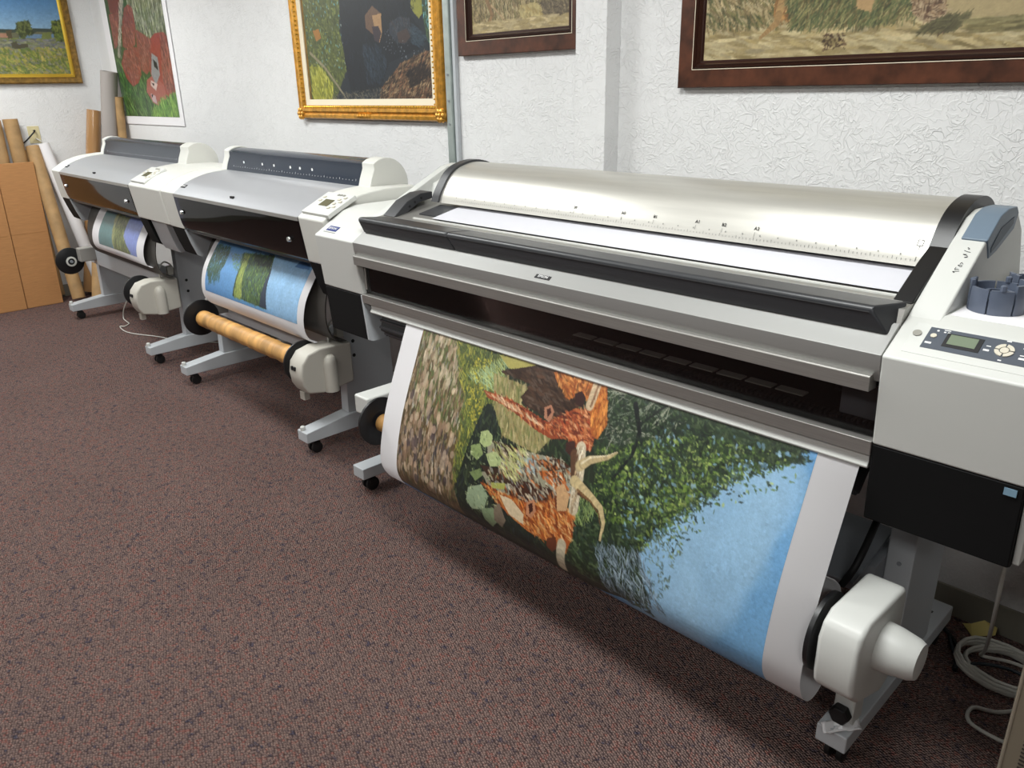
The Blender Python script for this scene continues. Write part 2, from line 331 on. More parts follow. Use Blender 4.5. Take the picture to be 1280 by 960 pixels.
  ('poly',[[864,61],[946,59],[970,91],[844,96]],(70,120,180)),
  ('st',[[-38,79],[205,86],[223,176],[165,234],[85,269],[40,229]],420,[(36,66,50),(50,84,60),(28,50,40),(70,104,76),(60,90,50)],0.035,0.008,86,16),
  ('st',[[40,187],[199,188],[207,266],[75,302]],80,[(60,100,84),(50,84,60)],0.05,0.006,86,12),
  ('st',[[236,116],[349,99],[403,197],[314,187]],60,[(90,130,90),(110,150,80)],0.02,0.007,40,50),
  ('poly',[[346,96],[638,69],[661,149],[705,324],[359,318],[371,256],[375,162]],(76,106,56)),
  ('st',[[346,96],[632,70],[660,156],[696,322],[368,316],[379,255],[375,162]],600,[(90,130,56),(50,76,44),(120,150,70),(36,52,44),(70,100,70),(60,90,110)],0.035,0.009,80,35),
  ('st',[[371,105],[419,106],[456,316],[377,315],[387,253],[382,160]],160,[(150,170,70),(130,150,60),(170,180,90)],0.05,0.008,84,8),
  ('poly',[[656,126],[639,77],[673,154],[708,323],[637,322],[654,226],[657,172]],(46,58,78)),
  ('ln',[[380,120],[382,232],[364,317]],0.006,0.006,(60,60,40)),
  ('st',[[445,85],[626,71],[650,127],[508,133]],100,[(30,44,34),(44,60,44)],0.03,0.01,80,40),
 ],
 'sml':[
  ('grad',[[186,70],[731,77],[836,306],[209,279]],[(92,130,140),(120,130,210),(130,160,226),(96,136,140)]),
  ('poly',[[65,83],[320,73],[458,249],[308,317],[181,282]],(96,134,136)),
  ('poly',[[568,71],[799,70],[830,310],[695,279],[566,191]],(128,146,214)),
  ('poly',[[329,63],[568,71],[566,191],[695,279],[708,313],[416,301],[382,197]],(104,116,70)),
  ('st',[[329,63],[568,71],[566,191],[708,313],[416,301],[382,197]],260,[(130,140,80),(84,96,56),(110,120,90),(150,156,96),(70,84,60)],0.05,0.014,84,30),
  ('st',[[320,73],[377,67],[416,301],[393,257]],50,[(170,170,110),(150,150,100)],0.05,0.01,80,10),
 ],
 'poster':[
  ('poly',[[127,37],[1280,132],[1268,922],[11,938]],(60,92,48)),
  ('poly',[[615,77],[1235,129],[1214,360],[859,368],[620,274]],(112,120,86)),
  ('st',[[563,73],[1235,129],[1214,360],[859,368],[620,274]],420,[(150,156,120),(84,96,60),(196,196,170),(110,124,70),(90,90,70)],0.1,0.018,86,12),
  ('st',[[137,437],[377,638],[701,644],[1248,743],[1219,900],[102,911]],520,[(46,84,40),(64,112,50),(90,140,60),(36,62,34),(120,160,80)],0.12,0.02,70,30),
  ('poly',[[184,41],[484,66],[447,135],[349,160],[193,154]],(130,64,54)),
  ('poly',[[159,161],[376,162],[366,258],[259,375],[153,408]],(156,80,62)),
  ('poly',[[500,139],[592,120],[656,151],[654,285],[600,391],[484,432],[334,397],[380,259]],(150,72,54)),
  ('poly',[[347,426],[604,409],[638,503],[614,605],[532,660],[408,687],[297,627],[239,518]],(156,70,54)),
  ('poly',[[650,293],[797,338],[904,379],[813,573],[719,607],[632,568],[608,456]],(150,78,62)),
  ('poly',[[896,370],[999,336],[1141,339],[1218,378],[1213,497],[1216,654],[1210,725],[1092,778],[987,741],[796,609],[805,482]],(160,68,54)),
  ('poly',[[701,644],[846,610],[1011,686],[1020,777],[871,833],[756,805],[660,728]],(176,96,80)),
  ('poly',[[876,466],[974,497],[970,613],[863,684],[808,609]],(150,150,150)),
  ('poly',[[884,503],[945,532],[953,586],[884,557]],(40,40,44)),
  ('poly',[[778,646],[892,675],[846,721],[761,683]],(216,190,180)),
  ('poly',[[735,738],[816,758],[829,814],[747,795]],(200,170,170)),
  ('poly',[[782,664],[838,673],[814,691]],(40,26,26)),
  ('poly',[[738,743],[776,750],[755,772]],(40,26,26)),
  ('st',[[188,163],[376,162],[259,375],[153,408]],60,[(132,80,68),(156,98,82),(108,64,54),(178,118,98),(122,72,64)],0.07,0.014,80,20),
  ('st',[[500,139],[656,151],[600,391],[484,432],[334,397]],110,[(132,80,68),(156,98,82),(108,64,54),(178,118,98),(122,72,64)],0.07,0.014,80,20),
  ('st',[[347,426],[604,409],[614,605],[413,677],[268,519]],140,[(132,80,68),(156,98,82),(108,64,54),(178,118,98),(122,72,64)],0.07,0.014,60,40),
  ('st',[[660,299],[904,379],[813,573],[632,568]],110,[(132,80,68),(156,98,82),(108,64,54),(178,118,98),(122,72,64)],0.07,0.014,70,30),
  ('st',[[1087,354],[1218,378],[1213,497],[1213,689],[1100,760],[1003,650]],190,[(132,80,68),(156,98,82),(108,64,54),(178,118,98),(122,72,64),(206,120,100),(96,44,44)],0.09,0.014,80,15),
  ('ln',[[480,75],[352,257],[213,459]],0.05,0.04,(176,170,150)),
  ('st',[[426,71],[519,78],[256,461],[199,458]],60,[(90,100,80),(210,200,180)],0.06,0.014,85,10),
  ('st',[[913,795],[1283,743],[1225,902],[654,909]],200,[(130,180,60),(90,150,50),(60,110,40),(160,200,90)],0.1,0.018,75,30),
 ],
 'bear':[
  ('poly',[[-86,442],[1160,552],[1123,1028],[-59,1031]],(34,42,50)),
  ('poly',[[-22,-51],[432,24],[332,660],[375,838],[225,1018],[-28,1012],[-9,616]],(84,92,44)),
  ('st',[[-22,-51],[432,24],[337,661],[373,849],[203,1006],[-27,1005],[-9,616]],1100,[(110,120,50),(70,84,36),(140,150,70),(96,104,60),(56,70,36)],0.035,0.012,60,60),
  ('st',[[5,497],[343,524],[373,849],[13,815]],34,[(90,176,200),(170,190,180),(110,180,196)],0.022,0.01,70,50),
  ('poly',[[12,821],[125,830],[231,919],[204,999],[14,999]],(150,150,40)),
  ('st',[[12,821],[125,830],[231,919],[204,999],[14,999]],90,[(176,176,60),(110,120,36),(200,196,90)],0.05,0.014,70,30),
  ('poly',[[74,645],[137,643],[153,686],[101,701]],(176,120,50)),
  ('ln',[[26,753],[162,831],[267,919],[349,994]],0.016,0.012,(150,140,110)),
  ('poly',[[977,282],[1114,301],[1033,620],[994,648],[935,603]],(150,150,60)),
  ('poly',[[1021,559],[1091,565],[1072,785],[1041,722],[1022,640]],(50,70,50)),
  ('st',[[1019,579],[1089,585],[1080,786],[1041,722]],50,[(90,120,70),(60,84,60),(120,200,210)],0.03,0.008,70,50),
  ('poly',[[350,480],[915,530],[941,634],[1040,743],[1000,772],[744,826],[668,937],[398,982],[358,802]],(24,30,38)),
  ('st',[[400,204],[942,278],[1000,772],[744,826],[668,937],[398,982],[358,802]],420,[(22,28,36),(16,20,26),(32,42,52),(20,26,34)],0.05,0.008,70,40),
  ('poly',[[567,608],[635,569],[702,606],[703,671],[638,700],[569,663]],(110,84,66)),
  ('poly',[[629,612],[704,607],[700,693],[674,737],[649,690]],(180,140,96)),
  ('poly',[[622,661],[674,659],[696,692],[670,735],[635,722]],(60,50,56)),
  ('st',[[525,739],[652,745],[725,815],[681,914],[543,912]],240,[(36,50,62),(52,70,84),(24,34,44)],0.05,0.006,70,30),
  ('poly',[[766,654],[847,629],[921,643],[933,706],[891,746],[814,742],[760,696]],(48,56,66)),
  ('st',[[766,654],[847,629],[921,643],[933,706],[891,746],[814,742]],110,[(70,78,86),(36,44,54),(60,54,52)],0.03,0.007,70,50),
  ('poly',[[819,699],[898,683],[922,721],[882,745],[830,741]],(70,56,52)),
  ('st',[[937,665],[1041,722],[1000,772],[929,747]],80,[(44,60,72),(60,80,92)],0.05,0.006,20,30),
  ('poly',[[668,937],[843,830],[998,793],[1080,786],[1098,1007],[638,1006]],(104,80,56)),
  ('st',[[668,937],[843,830],[998,793],[1080,786],[1093,1001],[638,1000]],560,[(140,112,78),(70,50,36),(186,158,118),(40,30,26),(110,82,56),(150,100,70),(50,38,30)],0.05,0.009,140,35),
  ('st',[[877,874],[1013,835],[1062,889],[908,940]],110,[(30,24,22),(50,38,32)],0.04,0.012,140,30),
  ('st',[[234,968],[668,937],[638,1004],[179,1003]],160,[(80,84,80),(40,44,44),(130,120,96)],0.03,0.006,30,50),
  ('st',[[725,662],[1000,772],[881,842],[692,758]],22,[(110,120,130),(140,150,156)],0.012,0.006,20,40),
 ],
 'land':[
  ('grad',[[181,51],[1007,29],[966,304],[117,329]],[(70,130,196),(80,140,200),(150,186,214),(150,186,214)]),
  ('poly',[[117,329],[976,289],[970,391],[96,417]],(110,110,84)),
  ('poly',[[117,329],[969,289],[969,315],[112,351]],(64,76,66)),
  ('poly',[[365,342],[578,336],[572,365],[358,377]],(176,130,104)),
  ('poly',[[631,345],[887,335],[881,364],[625,373]],(110,140,170)),
  ('poly',[[104,383],[972,362],[978,652],[40,661]],(120,134,64)),
  ('st',[[103,390],[970,369],[969,435],[82,477]],260,[(130,130,140),(120,126,100),(150,150,110),(110,110,130)],0.06,0.018,0,20),
  ('st',[[89,450],[976,435],[978,652],[40,661]],800,[(140,150,60),(110,126,56),(176,166,76),(96,116,60),(190,170,90),(130,130,130)],0.06,0.018,50,50),
  ('poly',[[630,272],[672,248],[716,269],[725,325],[672,348],[666,376],[639,370],[625,342]],(84,96,52)),
  ('poly',[[878,249],[937,232],[978,260],[963,388],[883,386],[864,307]],(66,80,40)),
  ('st',[[628,265],[719,255],[724,332],[629,356]],120,[(110,120,66),(60,70,40)],0.05,0.018,60,60),
  ('st',[[880,242],[981,245],[964,384],[878,379]],140,[(100,120,50),(50,60,36),(130,140,60)],0.05,0.018,60,60),
  ('poly',[[541,324],[583,315],[578,372],[549,379]],(90,80,56)),
  ('poly',[[563,407],[600,392],[609,416],[673,409],[674,433],[595,449],[559,440]],(84,80,60)),
  ('poly',[[794,330],[853,321],[854,368],[778,374]],(120,130,70)),
 ],
 'saf1':[
  ('poly',[[-6,514],[581,566],[583,693],[-9,696]],(176,152,104)),
  ('st',[[6,314],[579,387],[582,650],[-6,648]],1700,[(170,148,104),(196,174,128),(140,118,76),(110,96,60),(214,196,150),(126,120,70),(84,72,50),(96,96,60)],0.05,0.006,75,30),
  ('poly',[[290,594],[373,590],[421,608],[413,656],[317,668],[289,630]],(196,176,116)),
  ('st',[[290,594],[421,604],[413,656],[303,662]],70,[(206,188,130),(180,156,96)],0.04,0.012,60,30),
  ('ln',[[93,551],[128,619],[96,659]],0.022,0.012,(150,116,76)),
  ('ln',[[122,581],[209,647]],0.008,0.005,(196,164,120)),
  ('st',[[401,585],[557,598],[557,640],[427,648]],160,[(110,96,70),(140,124,96),(84,72,56)],0.04,0.006,50,50),
  ('st',[[-6,643],[569,641],[570,688],[-8,686]],150,[(190,170,124),(170,150,100),(206,186,140)],0.08,0.014,5,10),
 ],
 'saf2':[
  ('poly',[[-23,611],[1163,717],[1187,831],[-7,831]],(186,166,120)),
  ('st',[[-3,731],[1173,765],[1189,838],[-2,822]],420,[(206,190,146),(176,156,106),(160,140,90),(196,176,130)],0.09,0.018,8,12),
  ('st',[[-18,400],[230,436],[263,739],[8,740]],1000,[(170,148,104),(196,174,128),(140,118,76),(110,96,60),(214,196,150),(126,120,70),(96,100,60),(76,84,54)],0.05,0.008,55,35),
  ('poly',[[242,634],[414,650],[398,724],[309,734],[241,713]],(176,128,72)),
  ('st',[[242,634],[414,650],[398,724],[318,730],[251,714]],160,[(196,146,84),(140,96,56),(210,170,110),(120,84,50)],0.06,0.008,60,25),
  ('ln',[[265,675],[252,730],[198,771]],0.03,0.01,(176,140,90)),
  ('st',[[236,496],[709,556],[667,742],[512,754],[301,745]],1900,[(96,106,66),(130,130,80),(70,80,54),(160,150,100),(110,96,60)],0.055,0.006,120,35),
  ('poly',[[490,656],[547,662],[540,719],[498,708]],(196,160,110)),
  ('poly',[[644,691],[733,698],[752,782],[729,787],[714,759],[654,734]],(140,110,80)),
  ('st',[[643,684],[731,692],[752,782],[729,785],[658,734]],120,[(200,176,140),(90,64,48),(170,140,104)],0.035,0.005,50,60),
  ('st',[[726,746],[796,744],[774,777],[673,778]],110,[(110,104,70),(90,84,60)],0.05,0.006,-30,30),
  ('st',[[404,770],[473,774],[478,813],[409,813]],26,[(60,40,30),(84,60,44)],0.014,0.008,40,60),
  ('st',[[805,758],[942,754],[935,786],[817,786]],70,[(150,140,96),(130,118,76)],0.09,0.01,0,12),
 ],
}
# ---------------- materials ----------------
def wall_mat():
    m=mat('wall_plaster',(229,229,229),.85); n=m.node_tree.nodes; l=m.node_tree.links; b=n['Principled BSDF']
    tc=n['Texture Coordinate']; L=[]
    def ns(sc,det,dis):
        t=n.new('ShaderNodeTexNoise'); t.inputs['Scale'].default_value=sc; t.inputs['Detail'].default_value=det; t.inputs['Distortion'].default_value=dis; l.new(tc.outputs['Object'],t.inputs[0]); return t.outputs[0]
    def rp(src,st):
        r=n.new('ShaderNodeValToRGB'); l.new(src,r.inputs[0]); e=r.color_ramp.elements
        e[0].position=st[0][0]; e[0].color=(st[0][1],)*3+(1,); e[1].position=st[-1][0]; e[1].color=(st[-1][1],)*3+(1,)
        for p,v in st[1:-1]: x=e.new(p); x.color=(v,v,v,1)
        return r.outputs[0]
    def mth(op,a,b_):
        m_=n.new('ShaderNodeMath'); m_.operation=op
        for k,v in enumerate((a,b_)):
            if isinstance(v,(int,float)): m_.inputs[k].default_value=v
            else: l.new(v,m_.inputs[k])
        return m_.outputs[0]
    a=rp(ns(24,1.5,.9),[(.45,0),(.485,.7),(.50,1),(.515,.2),(.53,0)]); c=rp(ns(38,1.5,.7),[(.44,0),(.49,.6),(.50,.7),(.52,0)])
    mk=rp(ns(9,2,0),[(.30,.3),(.56,1)]); h=mth('MULTIPLY',mth('MAXIMUM',a,c),mk); h=mth('ADD',h,mth('MULTIPLY',ns(60,3,0),.35))
    bp=n.new('ShaderNodeBump'); bp.inputs['Strength'].default_value=.8; bp.inputs['Distance'].default_value=.0019; l.new(h,bp.inputs['Height']); l.new(bp.outputs[0],b.inputs['Normal'])
    return m
def carpet_mat():
    m=mat('carpet_loops',(100,82,80),.95,spec=.15); n=m.node_tree.nodes; l=m.node_tree.links; b=n['Principled BSDF']; tc=n['Texture Coordinate']
    mp=n.new('ShaderNodeMapping'); mp.inputs['Rotation'].default_value=(0,0,.5); mp.inputs['Scale'].default_value=(1,1.35,1); l.new(tc.outputs['Object'],mp.inputs[0])
    v=n.new('ShaderNodeTexVoronoi'); v.inputs['Scale'].default_value=112; v.inputs['Randomness'].default_value=.55; l.new(mp.outputs[0],v.inputs[0]); v.voronoi_dimensions='2D'
    sp=n.new('ShaderNodeSeparateColor'); l.new(v.outputs['Color'],sp.inputs[0])
    n1=n.new('ShaderNodeTexNoise'); n1.inputs['Scale'].default_value=34; n1.inputs['Detail'].default_value=3; l.new(tc.outputs['Object'],n1.inputs[0])
    # yarn colour: blotches of mauve, rust and slate, each loop a little different
    ad=n.new('ShaderNodeMath'); ad.operation='MULTIPLY_ADD'; l.new(sp.outputs[0],ad.inputs[0]); ad.inputs[1].default_value=.30; l.new(n1.outputs[0],ad.inputs[2])
    r=n.new('ShaderNodeValToRGB'); l.new(ad.outputs[0],r.inputs[0]); cr=r.color_ramp
    cols=[(.34,(104,98,114)),(.47,(136,114,112)),(.58,(166,140,132)),(.66,(152,126,120)),(.74,(180,152,142)),(.83,(178,120,110)),(.93,(152,128,122))]
    for i,(po,c) in enumerate(cols):
        e=cr.elements[i] if i<2 else cr.elements.new(po); e.position=po; e.color=(*s2l(c),1)
    ns=n.new('ShaderNodeTexNoise'); ns.inputs['Scale'].default_value=1.6; ns.inputs['Detail'].default_value=4; l.new(tc.outputs['Object'],ns.inputs[0])
    mr=n.new('ShaderNodeMapRange'); mr.inputs['To Min'].default_value=.85; mr.inputs['To Max'].default_value=1.15; l.new(ns.outputs[0],mr.inputs[0])
    mx=n.new('ShaderNodeMix'); mx.data_type='RGBA'; mx.blend_type='MULTIPLY'; mx.inputs[0].default_value=1; l.new(r.outputs[0],mx.inputs[6]); l.new(mr.outputs[0],mx.inputs[7])
    rg=n.new('ShaderNodeValToRGB'); l.new(v.outputs['Distance'],rg.inputs[0]); e=rg.color_ramp.elements; e[0].position=.25; e[0].color=(1.0,1.0,1.0,1); e[1].position=.62; e[1].color=(.46,.44,.46,1)  # crevice shade between the loops, painted into the carpet colour
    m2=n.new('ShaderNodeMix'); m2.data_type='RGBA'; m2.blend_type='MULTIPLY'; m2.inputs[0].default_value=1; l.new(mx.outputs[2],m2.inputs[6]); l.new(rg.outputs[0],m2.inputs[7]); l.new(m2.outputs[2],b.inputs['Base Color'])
    iv=n.new('ShaderNodeMath'); iv.operation='SUBTRACT'; iv.inputs[0].default_value=1; l.new(v.outputs['Distance'],iv.inputs[1])
    bp=n.new('ShaderNodeBump'); bp.inputs['Strength'].default_value=1; bp.inputs['Distance'].default_value=.02; l.new(iv.outputs[0],bp.inputs['Height']); l.new(bp.outputs[0],b.inputs['Normal'])
    return m
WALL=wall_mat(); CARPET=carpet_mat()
PAINTW=mat('smooth_paint',(214,217,218),.7); WHITE=mat('white_plastic',(206,207,203),.42,bump=.05,bscale=700); OFFW=mat('cream_plastic',(210,210,204),.45,bump=.05,bscale=700)
PUTTY=mat('putty_plastic',(190,186,176),.5,bump=.05,bscale=700); GREY=mat('light_grey_steel',(188,192,196),.45); GREYD=mat('mid_grey_steel',(140,144,150),.5)
SILV=mat('silver_lid',(158,159,163),.38,metal=.25,bump=.04,bscale=900); ALU=mat('brushed_aluminium',(160,158,154),.40,metal=.6,var=.04,vscale=8,aniso=(1,60,60)); FASC=mat('fascia_silver',(160,160,158),.42,metal=.35)
COVM=mat('satin_metal_cover',(196,194,187),.38,metal=.55,var=.03,vscale=6,aniso=(.6,8,8))
BLK=mat('black_plastic',(24,24,26),.38); BLKM=mat('matt_black_plastic',(9,9,10),.75,spec=.25); RUB=mat('black_rubber',(16,16,17),.55); DKG=mat('charcoal_plastic',(58,59,62),.4,bump=.05,bscale=600); BARM=mat('dark_grey_bar',(50,51,54),.36)
NAVY=mat('tinted_navy_cover',(40,48,60),.2,spec=.35); SMOKE=mat('smoked_pane',(216,214,214),.05,alpha=.5); SMOKEN=mat('smoked_navy_pane',(120,124,150),.05,alpha=.5)
GLOSSBLK=mat('gloss_black',(14,13,15),.12); LCD=mat('lcd_green',(120,132,112),.2); LCDO=mat('lcd_olive',(96,92,66),.2); SLATE=mat('slate_panel',(78,84,94),.45); BLUE=mat('slate_blue_plastic',(108,124,140),.42)
BTN=mat('button_cream',(206,200,184),.45); BTNG=mat('button_grey',(150,148,140),.45); RING=mat('dark_slate_plastic',(92,100,116),.3); PAPER=mat('white_paper',(236,234,236),.7,spec=.2); PAPERB=mat('loaded_paper_white',(206,206,213),.6,spec=.2)
KRAFT=mat('kraft_tube',(174,140,96),.65,var=.08,vscale=12); KRAFTD=mat('kraft_core',(190,144,84),.5,var=.17,vscale=9,aniso=(2.2,.7,.7)); CARD=mat('cardboard',(176,126,78),.8,var=.04,vscale=14,aniso=(1,1,12)); PLAST=mat('wrapped_kraft',(176,134,90),.12,coat=.8)
GOLD=mat('gold_leaf',(206,150,62),.34,metal=.55,var=.14,vscale=40,bump=.3,bscale=120); GOLDD=mat('antique_gold',(128,98,46),.45,metal=.4,var=.2,vscale=40,bump=.3,bscale=100); GOLDL=mat('bright_gold',(222,184,70),.3,metal=.6); LINER=mat('cream_liner',(232,222,198),.8)
BURL=mat('burl_veneer',(78,46,32),.3,var=.24,vscale=22,coat=.3); BURLD=mat('dark_wood_edge',(54,30,22),.3,coat=.3); INK=mat('black_ink',(24,24,26),.6); INKG=mat('grey_ink',(130,130,126),.6); GUARD=mat('guard_taupe',(66,62,58),.6); CREAMP=mat('outlet_cream',(214,202,160),.5)
CONDM=mat('galvanised_conduit',(176,186,182),.35,metal=.5,var=.05,vscale=20); BASEB=mat('vinyl_baseboard',(138,134,122),.6); CORDW=mat('white_cord',(206,204,196),.5); TAUPE=mat('taupe_metal_case',(128,118,102),.5); TAUPEP=mat('taupe_plastic',(150,147,142),.5)
YEL=mat('yellow_paper',(214,196,120),.7); EBL=mat('badge_blue',(40,56,120),.4); WHT=mat('white_ink',(235,235,235),.5); CHROME=mat('chrome',(200,200,200),.12,metal=1); CEILM=mat('ceiling_tile',(225,225,220),.9,var=.05,vscale=60); DIFF=mat('lamp_diffuser',(255,252,245),.6,emit=3.0); FRONTW=mat('far_wall_paint',(84,80,76),.9)
# ---------------- the room ----------------
def st(o): o['kind']='structure'; return o
XL,XR,YB,YF=-7.4,2.4,2.44,-5.5
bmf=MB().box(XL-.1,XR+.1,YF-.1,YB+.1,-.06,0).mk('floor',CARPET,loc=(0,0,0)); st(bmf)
st(bx('wall_back',(XL-.1,XR+.1,YB,YB+.12,0,CEIL),WALL,loc=(0,2.44,0))); st(bx('wall_left',(XL-.12,XL,YF,YB,0,CEIL),WALL,loc=(XL,0,0)))
st(bx('wall_right',(XR,XR+.12,YF,YB,0,CEIL),FRONTW)); st(bx('wall_front',(XL,XR,YF-.12,YF,0,CEIL),FRONTW))
st(bx('ceiling',(XL-.1,XR+.1,YF-.1,YB+.1,CEIL,CEIL+.1),CEILM)); st(bx('trim_1',(-2.093,-1.946,2.36,2.44,0,CEIL),WALL,bevel=.003,loc=(-2.02,2.4,0)))
for k,(a,b) in enumerate([(XL,-2.095),(-1.944,XR)]): st(bx('baseboard_back',(a,b,2.430,2.44,0,.10),BASEB,bevel=.002))
st(bx('baseboard_left',(XL,XL+.01,YF,2.43,0,.10),BASEB,bevel=.002))
# electrical conduit beside the gold frame
t=thing('conduit',(-2.895,2.415,.0),'grey galvanised conduit running up the wall between the bear painting and the small brown frame','conduit')
MB().box(-2.915,-2.875,2.41,2.44,.1,CEIL).mk('channel',CONDM,t,bevel=.004); MB().box(-2.872,-2.852,2.42,2.44,.1,CEIL).mk('cover_strip',GREY,t,bevel=.003)
for z in (1.55,1.66,1.45): MB().lathe([(0,.006),(.003,.004)],(-2.895,2.406,z),'y',8).mk('screw',GREYD,t)
# ceiling lights
for i,(x,y) in enumerate(LIGHTS):
    t=thing('ceiling_light',(x,y,CEIL),'recessed white fluorescent ceiling light panel','light','ceiling light panels outside the view')
    mm=MB(); 
    for b in [(x-.62,x+.62,y-.32,y-.29),(x-.62,x+.62,y+.29,y+.32),(x-.62,x-.59,y-.29,y+.29),(x+.59,x+.62,y-.29,y+.29)]: mm.box(b[0],b[1],b[2],b[3],CEIL-.02,CEIL)
    mm.mk('frame',WHITE,t); bx('diffuser',(x-.59,x+.59,y-.29,y+.29,CEIL-.012,CEIL-.002),DIFF,t)

# ---------------- pictures on the walls ----------------
def frame_mesh(name,u0,u1,z0,z1,prof,P,m,parent):
    """mitred moulding; prof=[(inset,depth)], P(u,z,d)->world"""
    V=[];n=len(prof)
    for (cu,cz,su,sz) in [(u0,z0,1,1),(u1,z0,-1,1),(u1,z1,-1,-1),(u0,z1,1,-1)]:
        for ins,dep in prof: V.append(P(cu+su*ins,cz+sz*ins,dep))
    F=[]
    for k in range(4):
        a=k*n;b=((k+1)%4)*n
        for i in range(n): j=(i+1)%n; F.append((a+i,a+j,b+j,b+i))
    return mob(name,V,F,m,parent,smooth=40)
def back_P(y): return lambda u,z,d:(u,y-d,z)
def left_P(x): return lambda u,z,d:(x+d,u,z)
def hang(name,label,cat,PP,u0,u1,z0,z1,mold,art,cell,W,H,o0,seed,base,inner,axis,y,group=None,extra=None,tilt=None):
    loc=PP((u0+u1)/2,z0,0); t=thing(name,loc,label,cat,'framed paintings on the walls')
    for nm,pf,m in mold: frame_mesh(nm,u0,u1,z0,z1,pf,PP,m,t)
    A=paint(ART[art],W,H,cell,base,seed,2.2,.75,.7,.95,.88); d=inner[4]
    if axis=='x': pos=lambda U,V:np.stack([o0[0]+U,np.full_like(U,y-d),o0[1]-V],-1)
    else: pos=lambda U,V:np.stack([np.full_like(U,y+d),o0[0]+U,o0[1]-V],-1)
    rect=(inner[0]-o0[0],inner[1]-o0[0],o0[1]-inner[3],o0[1]-inner[2])
    picture('picture',A,cell,pos,rect,t,.4); bk=MB()
    if axis=='x': bk.box(u0+.01,u1-.01,y-.008,y,z0+.01,z1-.01)
    else: bk.box(y,y+.008,u0+.01,u1-.01,z0+.01,z1-.01)
    bk.mk('backing',BURLD if 'brown' in label else GOLDD if 'gold' in label else PAPER,t)
    return t
# unframed ape poster
P=back_P(2.438)
t=thing('poster',(-6.51,2.436,1.38),'tall white-bordered poster print of red-haired apes in grass, pinned beside the corner','poster')
bx('sheet',(-7.155,-5.885,2.432,2.436,1.385,2.72),PAPER,t)
A=paint(ART['poster'],1.27,.97,.006,(60,92,48),3,2.2,.75,.7,.92,.88); picture('picture',A,.006,lambda U,V:np.stack([-7.147+U,np.full_like(U,2.4305),2.35-V],-1),(.115,1.20,.0,.905),t,.35)
A=paint([('poly',[(0,0),(1270,0),(1270,400),(0,400)],(112,120,86)),('st',[(0,0),(1270,0),(1270,400),(0,400)],300,[(150,156,120),(84,96,60),(120,90,70)],.1,.02,86,12)],1.27,.36,.015,(90,100,70),3); picture('picture',A,.015,lambda U,V:np.stack([-7.147+U,np.full_like(U,2.4305),2.69-V],-1),(.115,1.20,.0,.34),t,.35)
# gold-framed bear painting
gp=[(0,0),(0,.02),(.006,.03),(.02,.034),(.028,.028),(.04,.038),(.055,.036),(.062,.026),(.070,.02),(.070,0)]
t=hang('framed_painting','large ornate gold frame with cream liner around a dark painting of a black bear','painting',back_P(2.436),-4.215,-2.925,1.46,2.66,[('frame',gp,GOLD),('liner',[(.070,0),(.070,.02),(.100,.014),(.100,0)],LINER)],'bear',.0035,1.16,1.10,(-4.056-.035,2.55),5,(34,42,50),(-4.12,-3.02,1.555,2.55,.012),'x',2.436)
mm=MB(); k=0
for i in range(58):
    x=-4.14+i*.0205; mm.lathe([(-.004,.0015),(0,.006),(.004,.0015)],(x,2.402,1.522),'x',6)
for i in range(48):
    for x in (-4.153,-2.987): mm.lathe([(-.004,.0015),(0,.006),(.004,.0015)],(x,2.402,1.535+i*.0225),'z',6)
o=mm.mk('beading',GOLDL,t); o['kind']='stuff'
for x,z in ((-4.19,1.487),(-2.95,1.487)):
    mm=MB()
    for k in range(6):
        a=k*math.pi/3; mm.lathe([(0,.018),(.008,.014),(.012,.003)],(x+.018*math.cos(a),2.402-.002,z+.018*math.sin(a)),'y',8)
    mm=MB()
    for k in range(6):
        a=k*math.pi/3; c=(x+.02*math.cos(a),2.404,z+.02*math.sin(a)); mm.lathe([(-.012,.002),(-.008,.012),(.004,.016)],c,'y',8)
    mm.lathe([(-.014,.003),(-.01,.01),(.004,.012)],(x,2.402,z),'y',8); mm.mk('corner_ornament',GOLD,t)
mm=MB(); 
for k in range(5): mm.lathe([(-.010,.002),(-.006,.010),(.004,.014)],(-3.57+(k-2)*.024,2.404,1.474-abs(k-2)*.0+.004),'y',8)
mm.mk('centre_ornament',GOLD,t)
# brown burl frames
bp_=[(0,0),(0,.022),(.003,.025),(.054,.025),(.058,.021),(.062,.025),(.066,.018),(.072,.022),(.078,.012),(.084,.012),(.084,0)]
def burl(label,u0,u1,z0,art,o0,W,seed,H=.92):
    t=hang('framed_painting',label,'painting',back_P(2.436),u0,u1,z0,2.60,[('frame',[(0,0),(0,.022),(.003,.025),(.054,.025),(.058,.019),(.058,0)],BURL),('inner_moulding',[(.058,0),(.058,.021),(.063,.026),(.066,.018),(.072,.022),(.078,.012),(.084,.012),(.084,0)],BURLD)],art,.0035,W,H,o0,seed,(176,156,110),(u0+.080,u1-.080,z0+.080,2.52,.010),'x',2.436)
    frame_mesh('gilt_line',u0+.056,u1-.056,z0+.056,2.544,[(0,.0255),(.0,.0262),(.002,.0262),(.002,.0255)],back_P(2.436),LINER,t)
burl('smaller brown burl-wood frame around a dry scrubland painting, between the conduit and the wall column',-2.82,-2.10,1.732,'saf1',(-2.738,2.50),.60,7)
burl('wide brown burl-wood frame around a dry grassland painting, above the large printer',-1.672,-.20,1.588,'saf2',(-1.582,2.50),1.33,8,.86)
